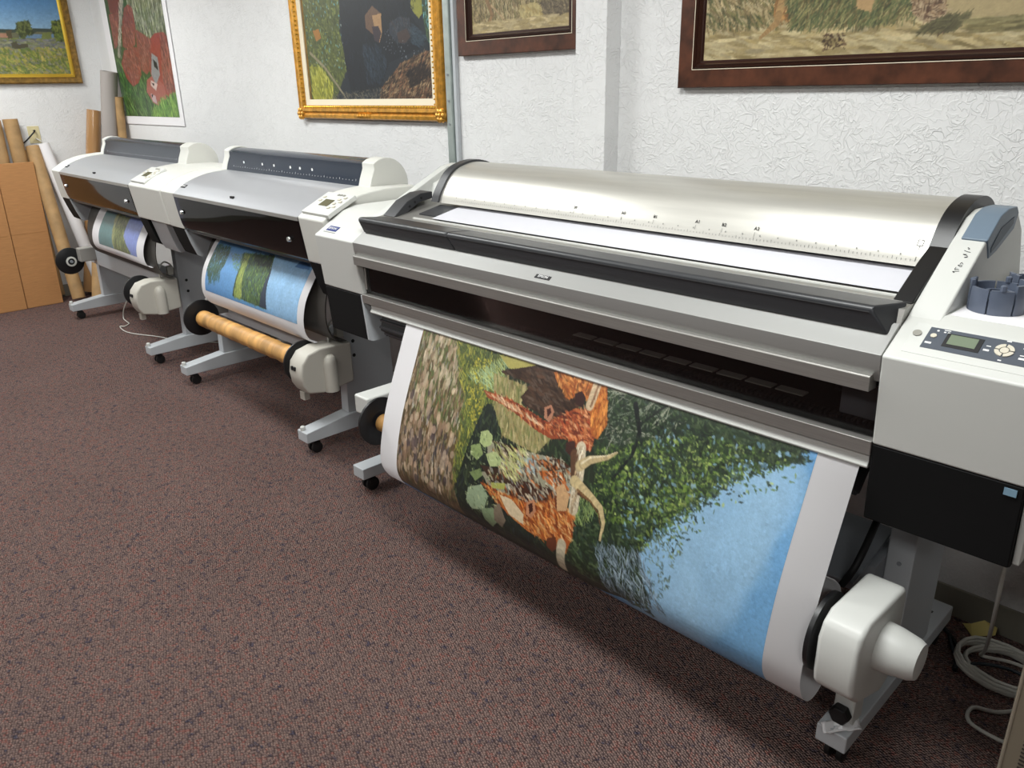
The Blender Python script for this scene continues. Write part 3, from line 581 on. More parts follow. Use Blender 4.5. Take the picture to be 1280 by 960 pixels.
# landscape on the left wall
lp=[(0,0),(0,.03),(.01,.036),(.03,.028),(.045,.03),(.048,.02),(.048,0)]
hang('framed_painting','gold-rimmed landscape painting of a green meadow with small trees, on the left wall','painting',left_P(XL),1.30,2.265,1.70,2.40,[('frame',lp,GOLDD),('inner_moulding',[(.048,0),(.048,.022),(.06,.024),(.072,.012),(.072,0)],GOLDL)],'land',.006,1.0,.66,(1.25,2.40),9,(120,134,64),(1.366,2.20,1.766,2.34,.012),'y',XL)
# ---------------- outlet, tubes, boxes in the left corner ----------------
t=thing('wall_outlet',(XL,1.83,1.26),'cream wall outlet on the left wall with two plugs in it','outlet')
bx('plate',(XL,XL+.006,1.79,1.875,1.255,1.385),CREAMP,t,bevel=.003)
for z in (1.29,1.35): bx('socket',(XL+.006,XL+.010,1.815,1.850,z-.018,z+.018),CREAMP,t,bevel=.003)
def cord(name,pts,r,m,label,cat='cord',group=None,n=6,seg=6):
    o=MB().tube(crv(pts,seg),r,n).mk(name,m,None,smooth=60); return tag(o,label,cat,group)
cord('power_cord',[(XL+.012,1.832,1.350),(XL+.04,1.832,1.350),(XL+.05,1.80,1.32),(XL+.035,1.74,1.265),(XL+.02,1.68,1.245),(XL+.02,1.64,1.2)],.006,RUB,'short black plug lead hanging from the cream wall outlet')
cord('power_cord',[(XL+.012,1.835,1.288),(XL+.04,1.84,1.285),(XL+.045,1.872,1.24),(XL+.03,1.89,1.05),(XL+.03,1.93,.72),(XL+.05,1.97,.42),(XL+.08,1.99,.16),(XL+.14,2.0,.012)],.005,CORDW,'white lead dropping from the cream outlet behind the farthest printer')
def mailtube(p0,p1,r,m,label,name='cardboard_tube',inner=KRAFT):
    P0=Vector(p0);P1=Vector(p1); d=(P1-P0).normalized(); t=MB().tube([P0,P1],r,18); u=MB()
    # open top: hollow wall
    a=d.cross(Vector((0,0,1)) if abs(d.z)<.9 else Vector((1,0,0))).normalized(); b=d.cross(a); V=[];n=18
    for P_,rr in ((P0,r),(P1,r),(P1,r*.86),(P0,r*.86)):
        for k in range(n): c=2*math.pi*k/n; V.append(P_+a*rr*math.cos(c)+b*rr*math.sin(c))
    F=[]
    for j in range(4):
        for k in range(n): F.append((j*n+k,j*n+(k+1)%n,((j+1)%4)*n+(k+1)%n,((j+1)%4)*n+k))
    o=mob(name,V,F,m,None,smooth=40); return tag(o,label,'tube','tubes leaning in the left corner')
mailtube((-7.335,1.545,.03),(-7.345,1.563,1.44),.046,KRAFT,'kraft tube at the left edge of the photo, behind the flat boxes')
mailtube((-7.33,1.695,.03),(-7.34,1.672,1.445),.053,KRAFT,'tallest kraft tube beside the outlet, behind the flat boxes')
mailtube((-7.345,1.76,.03),(-7.362,1.735,1.21),.024,KRAFT,'thin short kraft tube peeping out between two thicker kraft tubes near the outlet')
mailtube((-7.02,1.80,.045),(-7.335,1.785,1.235),.050,KRAFT,'kraft tube leaning just right of the flat boxes')
mailtube((-7.13,2.03,.06),(-7.340,1.862,1.25),.048,PAPER,'white paper tube leaning below the cream outlet')
mailtube((-6.84,1.90,.05),(-7.18,2.16,.85),.055,KRAFT,'kraft tube leaning behind the left foot of the farthest printer')
mailtube((-7.28,1.965,.03),(-7.30,2.285,1.49),.056,PLAST,'plastic-wrapped brown tube standing in the corner')
GT=mat('pale_grey_tube',(168,161,157),.7); mailtube((-7.26,2.15,.03),(-7.03,2.366,1.78),.062,GT,'tall pale grey tube standing in the corner beside the poster')
mailtube((-7.12,2.30,.03),(-7.005,2.397,1.59),.032,KRAFT,'narrow brown tube behind the pale grey tube in the corner')
def flatbox(label,y0,y1,x0,x1,h,th,dy=0):
    """flattened carton leaning on the left wall; x0 foot, x1 top"""
    t=thing('flat_carton',(x0,(y0+y1)/2,0),label,'box','flattened cartons on the left wall')
    d=Vector((x1-x0,dy,h)).normalized(); L=math.hypot(h,x1-x0); nrm=Vector((-d.z,0,d.x)); 
    V=[]
    for y in (y0,y1):
        for s in (0,L):
            for q in (0,th): p=Vector((x0,y,0))+d*s+nrm*q; V.append((p.x,p.y,max(p.z,0.001)))
    F=[(0,1,3,2),(4,6,7,5),(0,4,5,1),(2,3,7,6),(0,2,6,4),(1,5,7,3)]
    mob('carton',V,F,CARD,t,bevel=.004)
    q=Vector((x0,(y0+y1)/2,0))+d*(L*.52)-nrm*.0008; m=MB().box(-.0004,.0004,y0+.01,y1-.01,-.0015,.0015)
    V=[(q.x+v[0],v[1],q.z+v[2]) for v in m.V]; mob('fold_crease',V,m.F,mat('crease',(160,116,68),.9),t)
flatbox('flattened brown carton leaning on the left wall, the right one of two',1.449,1.715,-7.165,-7.245,1.125,.030,.03)
flatbox('flattened brown carton at the left edge of the photo, the left one of two',1.14,1.444,-7.155,-7.235,1.12,.036,.03)
t=thing('chair_foot',(-6.95,1.17,0),'small shiny metal chair foot at the left edge of the floor','chair foot'); MB().lathe([(0,.028),(.006,.028),(.010,.012),(.035,.010)],(-6.95,1.18,0),'z',16).mk('glide',CHROME,t,smooth=40); MB().tube([(-6.95,1.18,.03),(-6.97,1.02,.10),(-6.98,.9,.12)],.011,10).mk('tube_leg',CHROME,t,smooth=40)

# ---------------- shared printer parts ----------------
def caster(fx,y,par,z=.07,r=.027):
    c=MB().box(fx-.018,fx+.018,y-.018,y+.018,z-.014,z).box(fx-.026,fx+.026,y-.012,y+.022,z-.03,z-.012).mk('caster',RUB,par,bevel=.003)
    for s in (-1,1): MB().lathe([(-.008,r*.8),(-.006,r),(.006,r),(.008,r*.8)],(fx+s*.015,y+.006,r),'x',18).mk('wheel',RUB,c,smooth=40)
def std_printer(label,cap0,s0,s1,capR,fl,fr,disc1,beamx,flL,flR,motorx,lcap_dark,nm,seed,upL=None):
    t=thing('large_format_printer',((fl+fr)/2,1.95,0),label,'printer','wide-format printers along the wall')
    # stand
    for k,fx in enumerate((fl,fr)):
        f=pr('foot',[(1.60,.07),(1.60,.12),(1.84,.15),(2.12,.15),(2.32,.12),(2.32,.07)],fx-.042,fx+.042,GREY,t,bevel=.004)
        caster(fx,1.655,f); caster(fx,2.26,f)
        MB().lathe([(-.004,.012),(.014,.012),(.018,.008)],(fx-.01 if k==0 else fx-.01,1.612,.124),'z',12).mk('foot_cap',WHITE,f,smooth=40)
        l=pr('upright',[(1.84,.15),(1.86,.80),(2.10,.80),(2.12,.15)],fx-.03,fx+.03,GREY,t,bevel=.004)
        for z in (.43,.50): MB().lathe([(0,.009),(.002,.009)],(fx+.0295,1.90,z),'x',10).mk('bolt_hole',RUB,l)
    pr('crossbeam',[(1.80,.42),(1.80,.53),(1.86,.545),(1.90,.545),(1.90,.42)],fl+.03,fr-.03,GREY,t,bevel=.003)
    # carcass
    pr('chassis',[(1.86,.78),(1.80,.92),(1.80,1.10),(2.08,1.10),(2.10,.78)],cap0+.02,capR-.02,BLK,t,bevel=.003)
    pr('platen',[(1.66,.922),(1.66,.935),(1.80,.96),(1.80,.90)],s0,s1,BLK,t)
    lid=crv([(1.618,1.122),(1.66,1.150),(1.71,1.177),(1.81,1.206),(1.93,1.217)],4); lid2=[(y+.003,z-.014) for y,z in lid][::-1]
    L=MB().prism(lid+lid2,s0,s1).mk('lid',SILV,t,smooth=35); pr('front_edge',[(1.6155,1.106),(1.6155,1.121),(1.622,1.122),(1.622,1.106)],s0,s1,ALU,t)
    W=crv([(1.6185,1.106),(1.622,1.07),(1.632,1.00),(1.645,.95),(1.662,.93),(1.69,.922)],4); W2=[(y+.004,z) for y,z in W][::-1]
    win=MB().prism(W+W2,s0,s1).mk('front_window',SMOKEN,t,smooth=35,label='smoked front window')
    rng=random.Random(seed)
    xa=s1-.18; bx('carriage',(xa-.13,xa,1.68,1.78,.975,1.07),DKG,t,bevel=.01); MB().box(s0+.01,s1-.01,1.735,1.75,1.045,1.06).mk('carriage_rail',GREYD,t)
    MB().lathe([(-.006,.010),(0,.012),(.02,.012)],(s1-.10,1.622,1.02),'y',12).mk('latch',CHROME,t,smooth=40)
    MB().lathe([(-.006,.010),(0,.012),(.02,.012)],(s0+.06,1.622,1.03),'y',12).mk('latch',CHROME,t,smooth=40)
    bx('plaque',(s0+(s1-s0)*.5-.03,s0+(s1-s0)*.5+.0,1.645,1.655,1.1420,1.1520),INK,t)
    # left cap
    side=crv([(1.616,1.124),(1.66,1.153),(1.71,1.180),(1.81,1.209),(1.93,1.221)],3)+[(2.08,1.221),(2.11,1.15),(2.11,.98),(2.05,.93),(1.644,.934)]
    pr('left_cap',side,cap0,s0,OFFW,t,bevel=.006); 
    low=[(1.648,.932),(1.672,.85),(1.695,.79),(1.715,.778),(1.92,.80),(1.92,.932)]
    pr('left_lower_cover',low,cap0+.004,s0-.006,BLKM,t,bevel=.003); pr('left_side_plate',[(y,z) for y,z in low],s0-.006,s0+.004,GREY,t)
    # badge on silver lid, near the left cap
    sl=Vector((0,.05,.0287)).normalized(); o_=Vector((s0+.035,1.668,1.1555))
    b=MB(); ux=Vector((1,0,0)); V=[o_+ux*a*.024+sl*c*.012+Vector((0,-.0287,.05)).normalized()*h for h in (0,.002) for a,c in ((-1,-1),(1,-1),(1,1),(-1,1))]
    mob('badge',V,[(0,3,2,1),(4,5,6,7),(0,1,5,4),(1,2,6,5),(2,3,7,6),(3,0,4,7)],INK,t); text('badge_lettering','EPSON',.012,tuple(o_+Vector((0,-.001,.002))),(1,0,0),tuple(sl),WHT,t)
    # right housing with display
    pr('display_housing',side,s1,capR,OFFW,t,bevel=.008)
    pd=Vector((0,.085,.040)).normalized(); pn=Vector((0,-.040,.085)).normalized()
    o_=Vector((s1+.115,1.70,1.1735))
    def slab(name,cx,cy,wx,wy,h0,h1,m,par,bevel=0):
        V=[o_+ux*(cx+a*wx)+pd*(cy+c*wy)+pn*h for h in (h0,h1) for a,c in ((-1,-1),(1,-1),(1,1),(-1,1))]
        return mob(name,V,[(0,3,2,1),(4,5,6,7),(0,1,5,4),(1,2,6,5),(2,3,7,6),(3,0,4,7)],m,par,bevel=bevel)
    cp=slab('control_panel',0,0,.10,.075,-.012,.007,WHITE,t,.003); slab('screen',-.01,.0,.032,.022,.007,.009,LCDO,cp)
    for a,c in ((.045,.03),(.045,.0),(.045,-.03),(.07,.045),(.07,.015),(.07,-.02),(-.07,.01),(-.07,.035)): slab('button',a,c,.009,.006,.007,.011,BTN,cp,.002)
    for a in (.0,.02,.04): slab('button',a,.06,.007,.005,.007,.010,BTNG,cp,.002)
    pr('right_lower_cover',low,s1+.004,s1+.125,BLKM,t,bevel=.003); pr('right_bracket',[(1.665,.932),(1.70,.80),(1.72,.76),(1.92,.76),(1.92,.932)],s1+.126,min(capR-.004,s1+.34),GREY,t,bevel=.004)
    # roll cover
    cv=[(1.925,1.212),(1.935,1.245),(1.952,1.285)]+arc(2.012,1.222,.105,125,-40,14)+[(2.08,1.12),(1.95,1.15)]
    rc=MB().prism(cv,s0,s1).mk('roll_cover',NAVY,t,smooth=30,label='glossy dark navy roll cover')
    cvb=[(2.012+(y-2.012)*1.05,1.2+(z-1.2)*1.05) for y,z in cv]
    pr('cover_end',cvb,s0-.055,s0,OFFW,t,bevel=.004); pr('cover_end',cvb,s1,disc1,OFFW,t,bevel=.004)
    nrm=Vector((0,-.92,.38)).normalized(); q=MB()
    for i in range(46):
        x=s1-.03-i*(s1-s0-.08)/46; h=.008 if i%5==0 else .004
        y0,z0=1.9315,1.236; q.add([(x,y0-.001,z0),(x+.0018,y0-.001,z0),(x+.0018,y0-.001+h*.3,z0+h),(x,y0-.001+h*.3,z0+h)],[(0,1,2,3)])
    o=q.mk('ruler_marks',WHT,rc); o['kind']='stuff'
    if nm:
        for i,x in enumerate((.18,.38,.50,.66,.75,.86)): MB().lathe([(-.001,.0075),(0,.0075)],(s0+x,1.941-.0,1.262-.0),'y',10).mk('index_mark',WHT,rc)
        q=MB(); q.box(s1-.062,s1-.060,1.9305,1.932,1.225,1.30); 
    # dark curved paper guard behind the hanging print
    gp_=crv([(1.80,.90),(1.76,.87),(1.72,.79),(1.70,.70),(1.705,.62),(1.74,.565),(1.79,.55)],4); MB().prism(gp_+[(y+.006,z+.002) for y,z in gp_][::-1],s0+.06,s1-.005).mk('paper_guard',GUARD,t,smooth=50)
    # take-up reel
    ry,rz=1.64,.462
    for k,x in enumerate((flL,flR)):
        f=MB().lathe([(-.006,.094),(-.004,.098),(.004,.098),(.006,.094)],(x,ry,rz),'x',36).mk('reel_flange',BLK,t,smooth=35)
        MB().lathe([(-.03,.03),(-.012,.034),(.012,.034),(.03,.026)],(x,ry,rz),'x',18).mk('hub',BLK,f,smooth=35)
        if k==0 and lcap_dark:
            MB().lathe([(.03,.024),(.032,.036),(.036,.036),(.038,.024)],(x-.0,ry,rz),'x',18,cap=False).mk('hub_ring',OFFW,f,smooth=35); MB().lathe([(.02,.012),(.045,.010)],(x,ry,rz),'x',12).mk('hub_pin',GREYD,f,smooth=35)
    if upL is None: upL=fl
    bx('reel_bracket',(flL-.045 if not lcap_dark else flL+.012,flL-.012 if not lcap_dark else flL+.085,1.69,1.86,.455,.555),TAUPEP,t,bevel=.008)
    mp_=[(1.555,.44),(1.565,.49),(1.60,.53),(1.66,.545),(1.82,.54),(1.82,.35),(1.66,.335),(1.585,.35),(1.562,.39)]
    mo=pr('takeup_motor',mp_,motorx[0],motorx[1],PUTTY,t,bevel=.010)
    MB().lathe([(0,.034),(.13,.034),(.155,.028),(.168,.016),(.172,.002)],(motorx[1]-.002,1.70,.338),'z',20).mk('motor_bulge',PUTTY,mo,smooth=40)
    for i,(a,c) in enumerate(((0,0),(.022,0))): bx('toggle',(motorx[0]+.03+a,motorx[0]+.040+a,1.552,1.560,.455,.472),INK,mo)
    bx('motor_foot',(motorx[0]+.02,motorx[0]+.06,1.585,1.615,.305,.345),PUTTY,mo,bevel=.004)
    MB().tube(crv([(motorx[0]+.05,1.74,.54),(motorx[0]+.04,1.75,.60),(motorx[0]+.02,1.79,.63),(motorx[0]-.0,1.835,.60),(motorx[0]-.01,1.85,.56)],5),.005,8).mk('motor_cable',CORDW,mo,smooth=50)
    bx('cable_plug',(motorx[0]+.0,motorx[0]+.03,1.80,1.835,.545,.60),PUTTY,mo,bevel=.003)
    return t
std_printer('farthest silver and white wide-format printer, beside the cartons in the left corner',-6.30,-6.13,-4.84,-4.385,-6.52,-4.98,-4.72,None,-6.42,-5.04,(-4.995+.0,-4.88),True,False,1)
std_printer('middle wide-format printer with an empty kraft core on its take-up reel',-4.37,-4.20,-2.94,-2.745,-4.44,-3.095,-2.85,None,-4.15,-3.075,(-3.062,-2.95),False,True,2)
# ---------------- the large printer in front ----------------
T=thing('large_format_printer',(-1.55,1.95,0),'largest wide-format printer, nearest the camera, with silver roll cover and cattle print','printer','wide-format printers along the wall')
XA,XB=-2.464,-.562
for k,fx in enumerate((-2.595,-.545)):
    f=pr('foot',[(1.575,.07),(1.575,.12),(2.30,.12),(2.30,.07)],fx-.038,fx+.038,GREY,T,bevel=.004); caster(fx,1.625,f,r=.03); caster(fx,2.25,f,r=.03)
    l=pr('upright',[(1.86,.12),(1.86,.70),(2.11,.70),(2.11,.12)],fx-.035,fx+.03,GREY,T,bevel=.004)
    for z in (.30,.46): MB().lathe([(-.002,.006),(0,.006)],(fx-.002,1.86,z),'y',8).mk('bolt',GREYD,l)
bx('foot_sticker',(-.556,-.540,2.22,2.232,.1201,.1205),DKG,T)
pr('crossbeam',[(1.80,.37),(1.80,.46),(1.86,.47),(1.95,.47),(1.95,.37)],-2.56,-.58,GREYD,T,bevel=.003)
pr('shelf_tray',[(1.72,.44),(1.72,.446),(1.95,.50),(1.95,.494)],-2.5,-.60,GREYD,T)
# housings
HL=pr('left_housing',[(1.565,1.083),(1.70,1.160),(1.76,1.175),(2.16,1.175),(2.2,1.13),(2.2,.88),(1.588,.88)],-2.73,XA,WHITE,T,bevel=.006)
pr('left_lower_cover',[(1.588,.879),(1.602,.70),(1.62,.692),(2.12,.70),(2.12,.879)],-2.725,-2.475,BLKM,T,bevel=.004)
pr('left_side_plate',[(1.586,.88),(1.602,.70),(1.62,.692),(1.68,.695),(1.75,.84),(2.0,.84),(2.0,.88)],-2.475,XA,GREY,T,bevel=.002)
pr('left_side_arm',[(1.62,1.113),(1.70,1.163),(2.03,1.316),(2.08,1.325),(2.15,1.30),(2.21,1.2),(2.21,.95),(1.7,.95)],-2.505,XA-.0,WHITE,T,bevel=.004)
pr('right_housing',[(1.565,1.083),(1.690,1.152),(2.2,1.152),(2.2,.88),(1.588,.88)],XB,-.262,WHITE,T,bevel=.005)
pr('right_lower_cover',[(1.588,.879),(1.602,.698),(1.62,.690),(2.12,.70),(2.12,.879)],XB+.001,-.276,BLKM,T,bevel=.003)
pr('right_side_cheek',[(1.60,.879),(1.62,.70),(2.13,.70),(2.13,.879)],-.275,-.262,WHITE,T,bevel=.002)
pr('right_side_arm',[(1.64,1.118),(1.70,1.162),(1.93,1.315),(1.98,1.327),(2.06,1.325),(2.13,1.27),(2.19,1.16),(2.19,1.0),(1.7,1.0)],XB,-.495,WHITE,T,bevel=.005)
LV=pr('release_lever',[(1.868,1.279),(1.935,1.3235),(1.985,1.333),(2.045,1.331),(2.065,1.316),(2.05,1.28),(1.95,1.245),(1.90,1.235)],-.545,-.4925,BLUE,T,bevel=.003,label='slate blue lever')
pr('finger_pocket',[(1.90,1.258),(1.95,1.296),(2.03,1.310),(2.035,1.295),(1.95,1.262),(1.905,1.248)],-.4922,-.4915,mat('pocket_shade',(70,84,98),.5),LV)
bx('energy_sticker',(-.309,-.287,1.587,1.592,.856,.871),mat('sticker_blue',(120,150,170),.5),T)
# front
pr('front_fascia',[(1.565,1.083),(1.64,1.133),(1.64,1.02),(1.585,1.02),(1.573,1.036),(1.568,1.056)],XA,XB,FASC,T,bevel=.001)
pr('upper_rail',[(1.574,1.0385),(1.5605,1.0365),(1.5585,1.0335),(1.561,1.002),(1.60,1.0),(1.60,1.037)],XA+.003,XB-.013,ALU,T,bevel=.0008,seg=1)
pr('window',[(1.600,1.002),(1.604,1.002),(1.613,.884),(1.609,.884)],XA,XB,SMOKE,T,label='smoked front window')
pr('lower_rail',[(1.584,.886),(1.588,.852),(1.597,.848),(1.64,.848),(1.64,.884),(1.60,.886)],XA,XB,ALU,T,bevel=.0015)
pr('front_lip',[(1.598,.848),(1.600,.834),(1.5935,.822),(1.596,.817),(1.615,.816),(1.64,.832),(1.64,.848)],-2.43,XB-.004,WHITE,T,bevel=.002)
rg=MB()
rg.prism([(1.625,.81),(1.612,.752),(1.67,.712),(1.72,.77),(1.72,.84),(1.64,.84)],-2.40,-.60); gu=rg.mk('roller_guide',BLK,T,bevel=.003)
for i,(y,z) in enumerate(((1.617,.79),(1.613,.765),(1.633,.735),(1.652,.722))): MB().box(-2.40,-.60,y-.004,y+.004,z-.004,z+.004).mk('guide_rib',DKG,gu)
pr('chassis_floor',[(1.64,.80),(1.64,.884),(2.15,.884),(2.15,.80)],XA,XB,DKG,T); pr('chassis_back',[(1.95,.884),(1.95,1.15),(2.15,1.15),(2.15,.884)],XA,XB,BLK,T)
pl_=pr('platen',[(1.62,.885),(1.63,.892),(1.72,.905),(1.80,.92),(1.95,.93),(1.95,.885)],XA,XB,BLK,T)
rb=MB()
for i in range(150):
    x=XA+.02+i*(XB-XA-.04)/150; rb.box(x,x+.004,1.64,1.665,.893,.902)
o=rb.mk('platen_ribs',DKG,pl_); o['kind']='stuff'
for i in range(9):
    x=-1.486+i*.0815; MB().box(x,x+.070,1.675,1.705,.9075,.9110).mk('platen_pad',PUTTY,pl_)
bx('carriage_bar',(XA,XB,1.86,1.90,.99,1.02),GREYD,T); bx('maintenance_block',(-2.17,-2.06,1.66,1.74,.90,.985),GREYD,T,bevel=.004); bx('parking_block',(-.67,XB,1.66,1.80,.90,.985),GREYD,T,bevel=.004)
MB().tube(crv([(-.70,1.72,.93),(-.72,1.76,.97),(-.77,1.80,.985),(-.95,1.84,.97)],6),.008,8).mk('ink_tubes',GREYD,T,smooth=50)
bx('end_stop',(XA+.012,XA+.020,1.597,1.6,.905,.985),TAUPEP,T)
# deck and top bar
DK=pr('deck',[(1.64,1.12),(1.655,1.160),(1.72,1.166),(1.89,1.200),(1.95,1.21),(1.95,1.15),(1.64,1.11)],XA,XB,ALU,T)
pr('deck_rib',[(1.722,1.166),(1.722,1.170),(1.728,1.171),(1.728,1.167)],-2.30,XB-.02,WHITE,DK); pr('deck_rib',[(1.690,1.163),(1.690,1.167),(1.694,1.167),(1.694,1.163)],-2.36,XB-.02,FASC,DK)
pr('deck_recess',[(1.76,1.1755),(1.80,1.184),(1.86,1.196),(1.86,1.200),(1.76,1.179)],-2.31,-2.205,DKG,DK)
def bar(x0f,x1f,x0b,x1b,x0t,x1t):
    p=[(1.608,1.114),(1.5955,1.158),(1.597,1.166),(1.604,1.171),(1.675,1.171),(1.680,1.13),(1.64,1.118)]
    kind=['b','t','t','t','r','r','b2']; V=[]
    for s in (0,1):
        for (y,z),k in zip(p,kind):
            x={'b':(x0f,x1f),'t':(x0t,x1t),'r':(x0b,x1b),'b2':((x0f+x0b)/2,(x1f+x1b)/2)}[k][s]; V.append((x,y,z))
    n=7; F=[tuple(range(n))[::-1],tuple(range(n,2*n))]+[(i,(i+1)%n,(i+1)%n+n,i+n) for i in range(n)]
    return mob('top_bar',V,F,BARM,T,bevel=.004)
bar(-2.447,-1.936,-2.39,-1.926,-2.462,-1.966); bar(-1.930,-.572,-1.922,-.566,-1.960,-.603)
pr('bar_seam',[(1.5945,1.1575),(1.5952,1.1595),(1.6,1.1595),(1.6,1.1575)],-2.455,-.61,INK,T)
# roll cover
cvp=crv([(1.846,1.210),(1.862,1.245),(1.91,1.305),(1.97,1.334),(2.05,1.341),(2.13,1.31),(2.18,1.235),(2.195,1.155)],5)
def ring(dy,x0,x1,name,m):
    c=np.array(cvp); ctr=np.array([2.03,1.17]); q=ctr+(c-ctr)*(1+dy); inn=ctr+(c-ctr)*(.90)
    return MB().prism([tuple(v) for v in q]+[tuple(v) for v in inn[::-1]],x0,x1).mk(name,m,T,smooth=40)
RC=ring(0,-2.298,-.602,'roll_cover',COVM); RC['label']='satin metal roll cover with a printed ruler'
ring(.045,-.603,XB+.001,'cover_ring',BLK); ring(.045,-2.335,-2.297,'cover_ring',DKG)
pr('left_inner_panel',[(1.90,1.17),(1.95,1.26),(2.03,1.29),(2.2,1.2),(2.2,1.15)],XA,-2.336,WHITE,T)
for x0,x1 in ((-.603,XB),):
    pr('cover_arm',[(1.69,1.165),(1.80,1.228),(1.872,1.262),(1.90,1.25),(1.885,1.20),(1.75,1.165)],x0,x1,BLK,T,bevel=.003)
la=pr('cover_arm',[(1.70,1.165),(1.765,1.215),(1.83,1.238),(1.885,1.240),(1.885,1.215),(1.82,1.205),(1.77,1.178),(1.755,1.165)],-2.455,-2.385,DKG,T,bevel=.003)
for y,z in ((1.775,1.196),(1.80,1.210),(1.83,1.221)): MB().lathe([(0,.005),(.002,.005)],(-2.3855,y,z),'x',8).mk('arm_hole',INK,la)
# ruler print
sy,sz=1.868-1.846,1.254-1.210; su=Vector((0,.40,.92)).normalized(); sn=Vector((0,-.92,.40)).normalized()
def on_cover(z):  # y on the outer face at height z
    c=np.array(cvp[:14]); return float(np.interp(z,c[:,1],c[:,0]))
for s,x in (('A2',-1.023),('B2',-1.119),('A1',-1.201),('B1',-1.342),('A0',-1.457),('B0',-1.645)):
    text('size_lettering',s,.013,(x,on_cover(1.248)-.001,1.248),(1,0,0),tuple(su),INK,RC)
q=MB()
def tick(x,z0,z1,w=.0012):
    q.add([(x,on_cover(z0)-.0012,z0),(x+w,on_cover(z0)-.0012,z0),(x+w,on_cover(z1)-.0012,z1),(x,on_cover(z1)-.0012,z1)],[(0,1,2,3)])
for i in range(160): tick(-.625-i*.01,1.2205,1.2245 if i%5 else 1.2275)
for i in range(32): tick(-.66-i*.05,1.231,1.2345,.003)
for x in (-1.023,-1.119,-1.201,-1.342,-1.457,-1.645): tick(x-.003,1.229,1.240)
tick(-.625,1.222,1.252,.002); 
for a in (0,.012): tick(-.632+a,1.252,1.264,.002)
q.add([(-.632,on_cover(z)-.0012,z) for z in (1.252,1.2535)]+[(-.619,on_cover(z)-.0012,z) for z in (1.2535,1.252)],[(0,1,2,3)]); q.add([(-.632,on_cover(z)-.0012,z) for z in (1.264,1.2655)]+[(-.619,on_cover(z)-.0012,z) for z in (1.2655,1.264)],[(0,1,2,3)])
o=q.mk('ruler_marks',INKG,RC); o['kind']='stuff'
# plaques
sd=Vector((0,.0745,.050)).normalized(); sn2=Vector((0,-.050,.0745)).normalized(); ux=Vector((1,0,0))
def patch(name,x,y,wx,wy,h0,h1,m,par,bevel=0,z0=1.083,y0=1.565,k=.557,dirv=None,nrm=None,sh=0):
    d=dirv or sd; n_=nrm or sn2; o_=Vector((x,y,z0+(y-y0)*k))
    V=[o_+ux*(a*wx+c*sh)+d*c*wy+n_*h for h in (h0,h1) for a,c in ((-1,-1),(1,-1),(1,1),(-1,1))]
    return mob(name,V,[(0,3,2,1),(4,5,6,7),(0,1,5,4),(1,2,6,5),(2,3,7,6),(3,0,4,7)],m,par,bevel=bevel)
KF=.667
patch('badge',-1.518,1.582,.029,.007,.0003,.0015,INK,T,k=KF); text('badge_lettering','EPSON',.0125,(-1.518,1.582,1.083+.017*KF+.0012),(1,0,0),tuple(sd),WHT,T)
KH=.555; hd=Vector((0,.87,.485)).normalized(); hn=Vector((0,-.485,.87)).normalized()
hk=dict(k=KH,dirv=hd,nrm=hn)
kl=.57
patch('badge',-2.655,1.607,.034,.014,.0003,.0015,EBL,T,**hk); text('badge_lettering','EPSON',.017,(-2.655,1.606,1.083+.042*KH+.0018),(1,0,0),tuple(hd),WHT,T)
patch('badge_line',-2.655,1.588,.040,.0018,.0003,.001,INKG,T,**hk)
# control panel on the right housing
CP=patch('control_panel',-.400,1.624,.134,.044,-.004,.0012,WHITE,T,.001,**hk)
CF=patch('panel_face',-.402,1.629,.104,.030,.0012,.0022,SLATE,CP,.0008,**hk)
patch('screen_bezel',-.438,1.630,.033,.019,.0022,.0032,INK,CP,.0008,**hk); patch('screen',-.439,1.632,.025,.0135,.0032,.0036,LCD,CP,**hk)
def onp(x,y,h): return Vector((x,y,1.083+(y-1.565)*KH))+hn*h
def disc(name,x,y,r0,r1,a0,a1,h,m,par,n=10):
    V=[];
    for hh in (.0022,h):
        for i in range(n+1):
            a=math.radians(a0+(a1-a0)*i/n)
            for r in (r0,r1): V.append(onp(x,y,hh)+ux*r*math.cos(a)+hd*r*math.sin(a))
    k=2*(n+1); F=[]
    for i in range(n): j=2*i; F+= [(k+j,k+j+1,k+j+3,k+j+2),(j,j+2,j+3,j+1),(j+1,j+3,k+j+3,k+j+1),(j,k+j,k+j+2,j+2)]
    F+=[(0,1,k+1,k),(2*n,k+2*n,k+2*n+1,2*n+1)]
    return mob(name,V,F,m,par)
for a in (45,135,225,315): disc('button',-.366,1.630,.009,.0165,a-39,a+39,.0045,BTN,CP)
disc('button',-.366,1.630,.0003,.0075,0,359,.0045,BTN,CP,16); disc('button',-.493,1.634,.0003,.0058,0,359,.0042,BTN,CP,14); disc('power_button',-.524,1.634,.0003,.0085,0,359,.0035,BTNG,CP,16)
mk=MB()
for x,y,wx,wy in ((-.496,1.616,.006,.0025),(-.490,1.648,.002,.002),(-.474,1.652,.006,.001),(-.477,1.647,.002,.0016),(-.470,1.647,.002,.0016),(-.394,1.634,.004,.001),(-.395,1.624,.005,.0024),(-.366,1.653,.004,.0013),(-.366,1.607,.003,.0015),(-.333,1.643,.006,.0018),(-.333,1.626,.006,.0012),(-.333,1.619,.006,.0025)):
    p0=onp(x,y,.0026)
    mk.add([p0+ux*a*wx+hd*c*wy for a,c in ((-1,-1),(1,-1),(1,1),(-1,1))],[(0,1,2,3)])
o=mk.mk('panel_icons',WHT,CP); o['kind']='stuff'
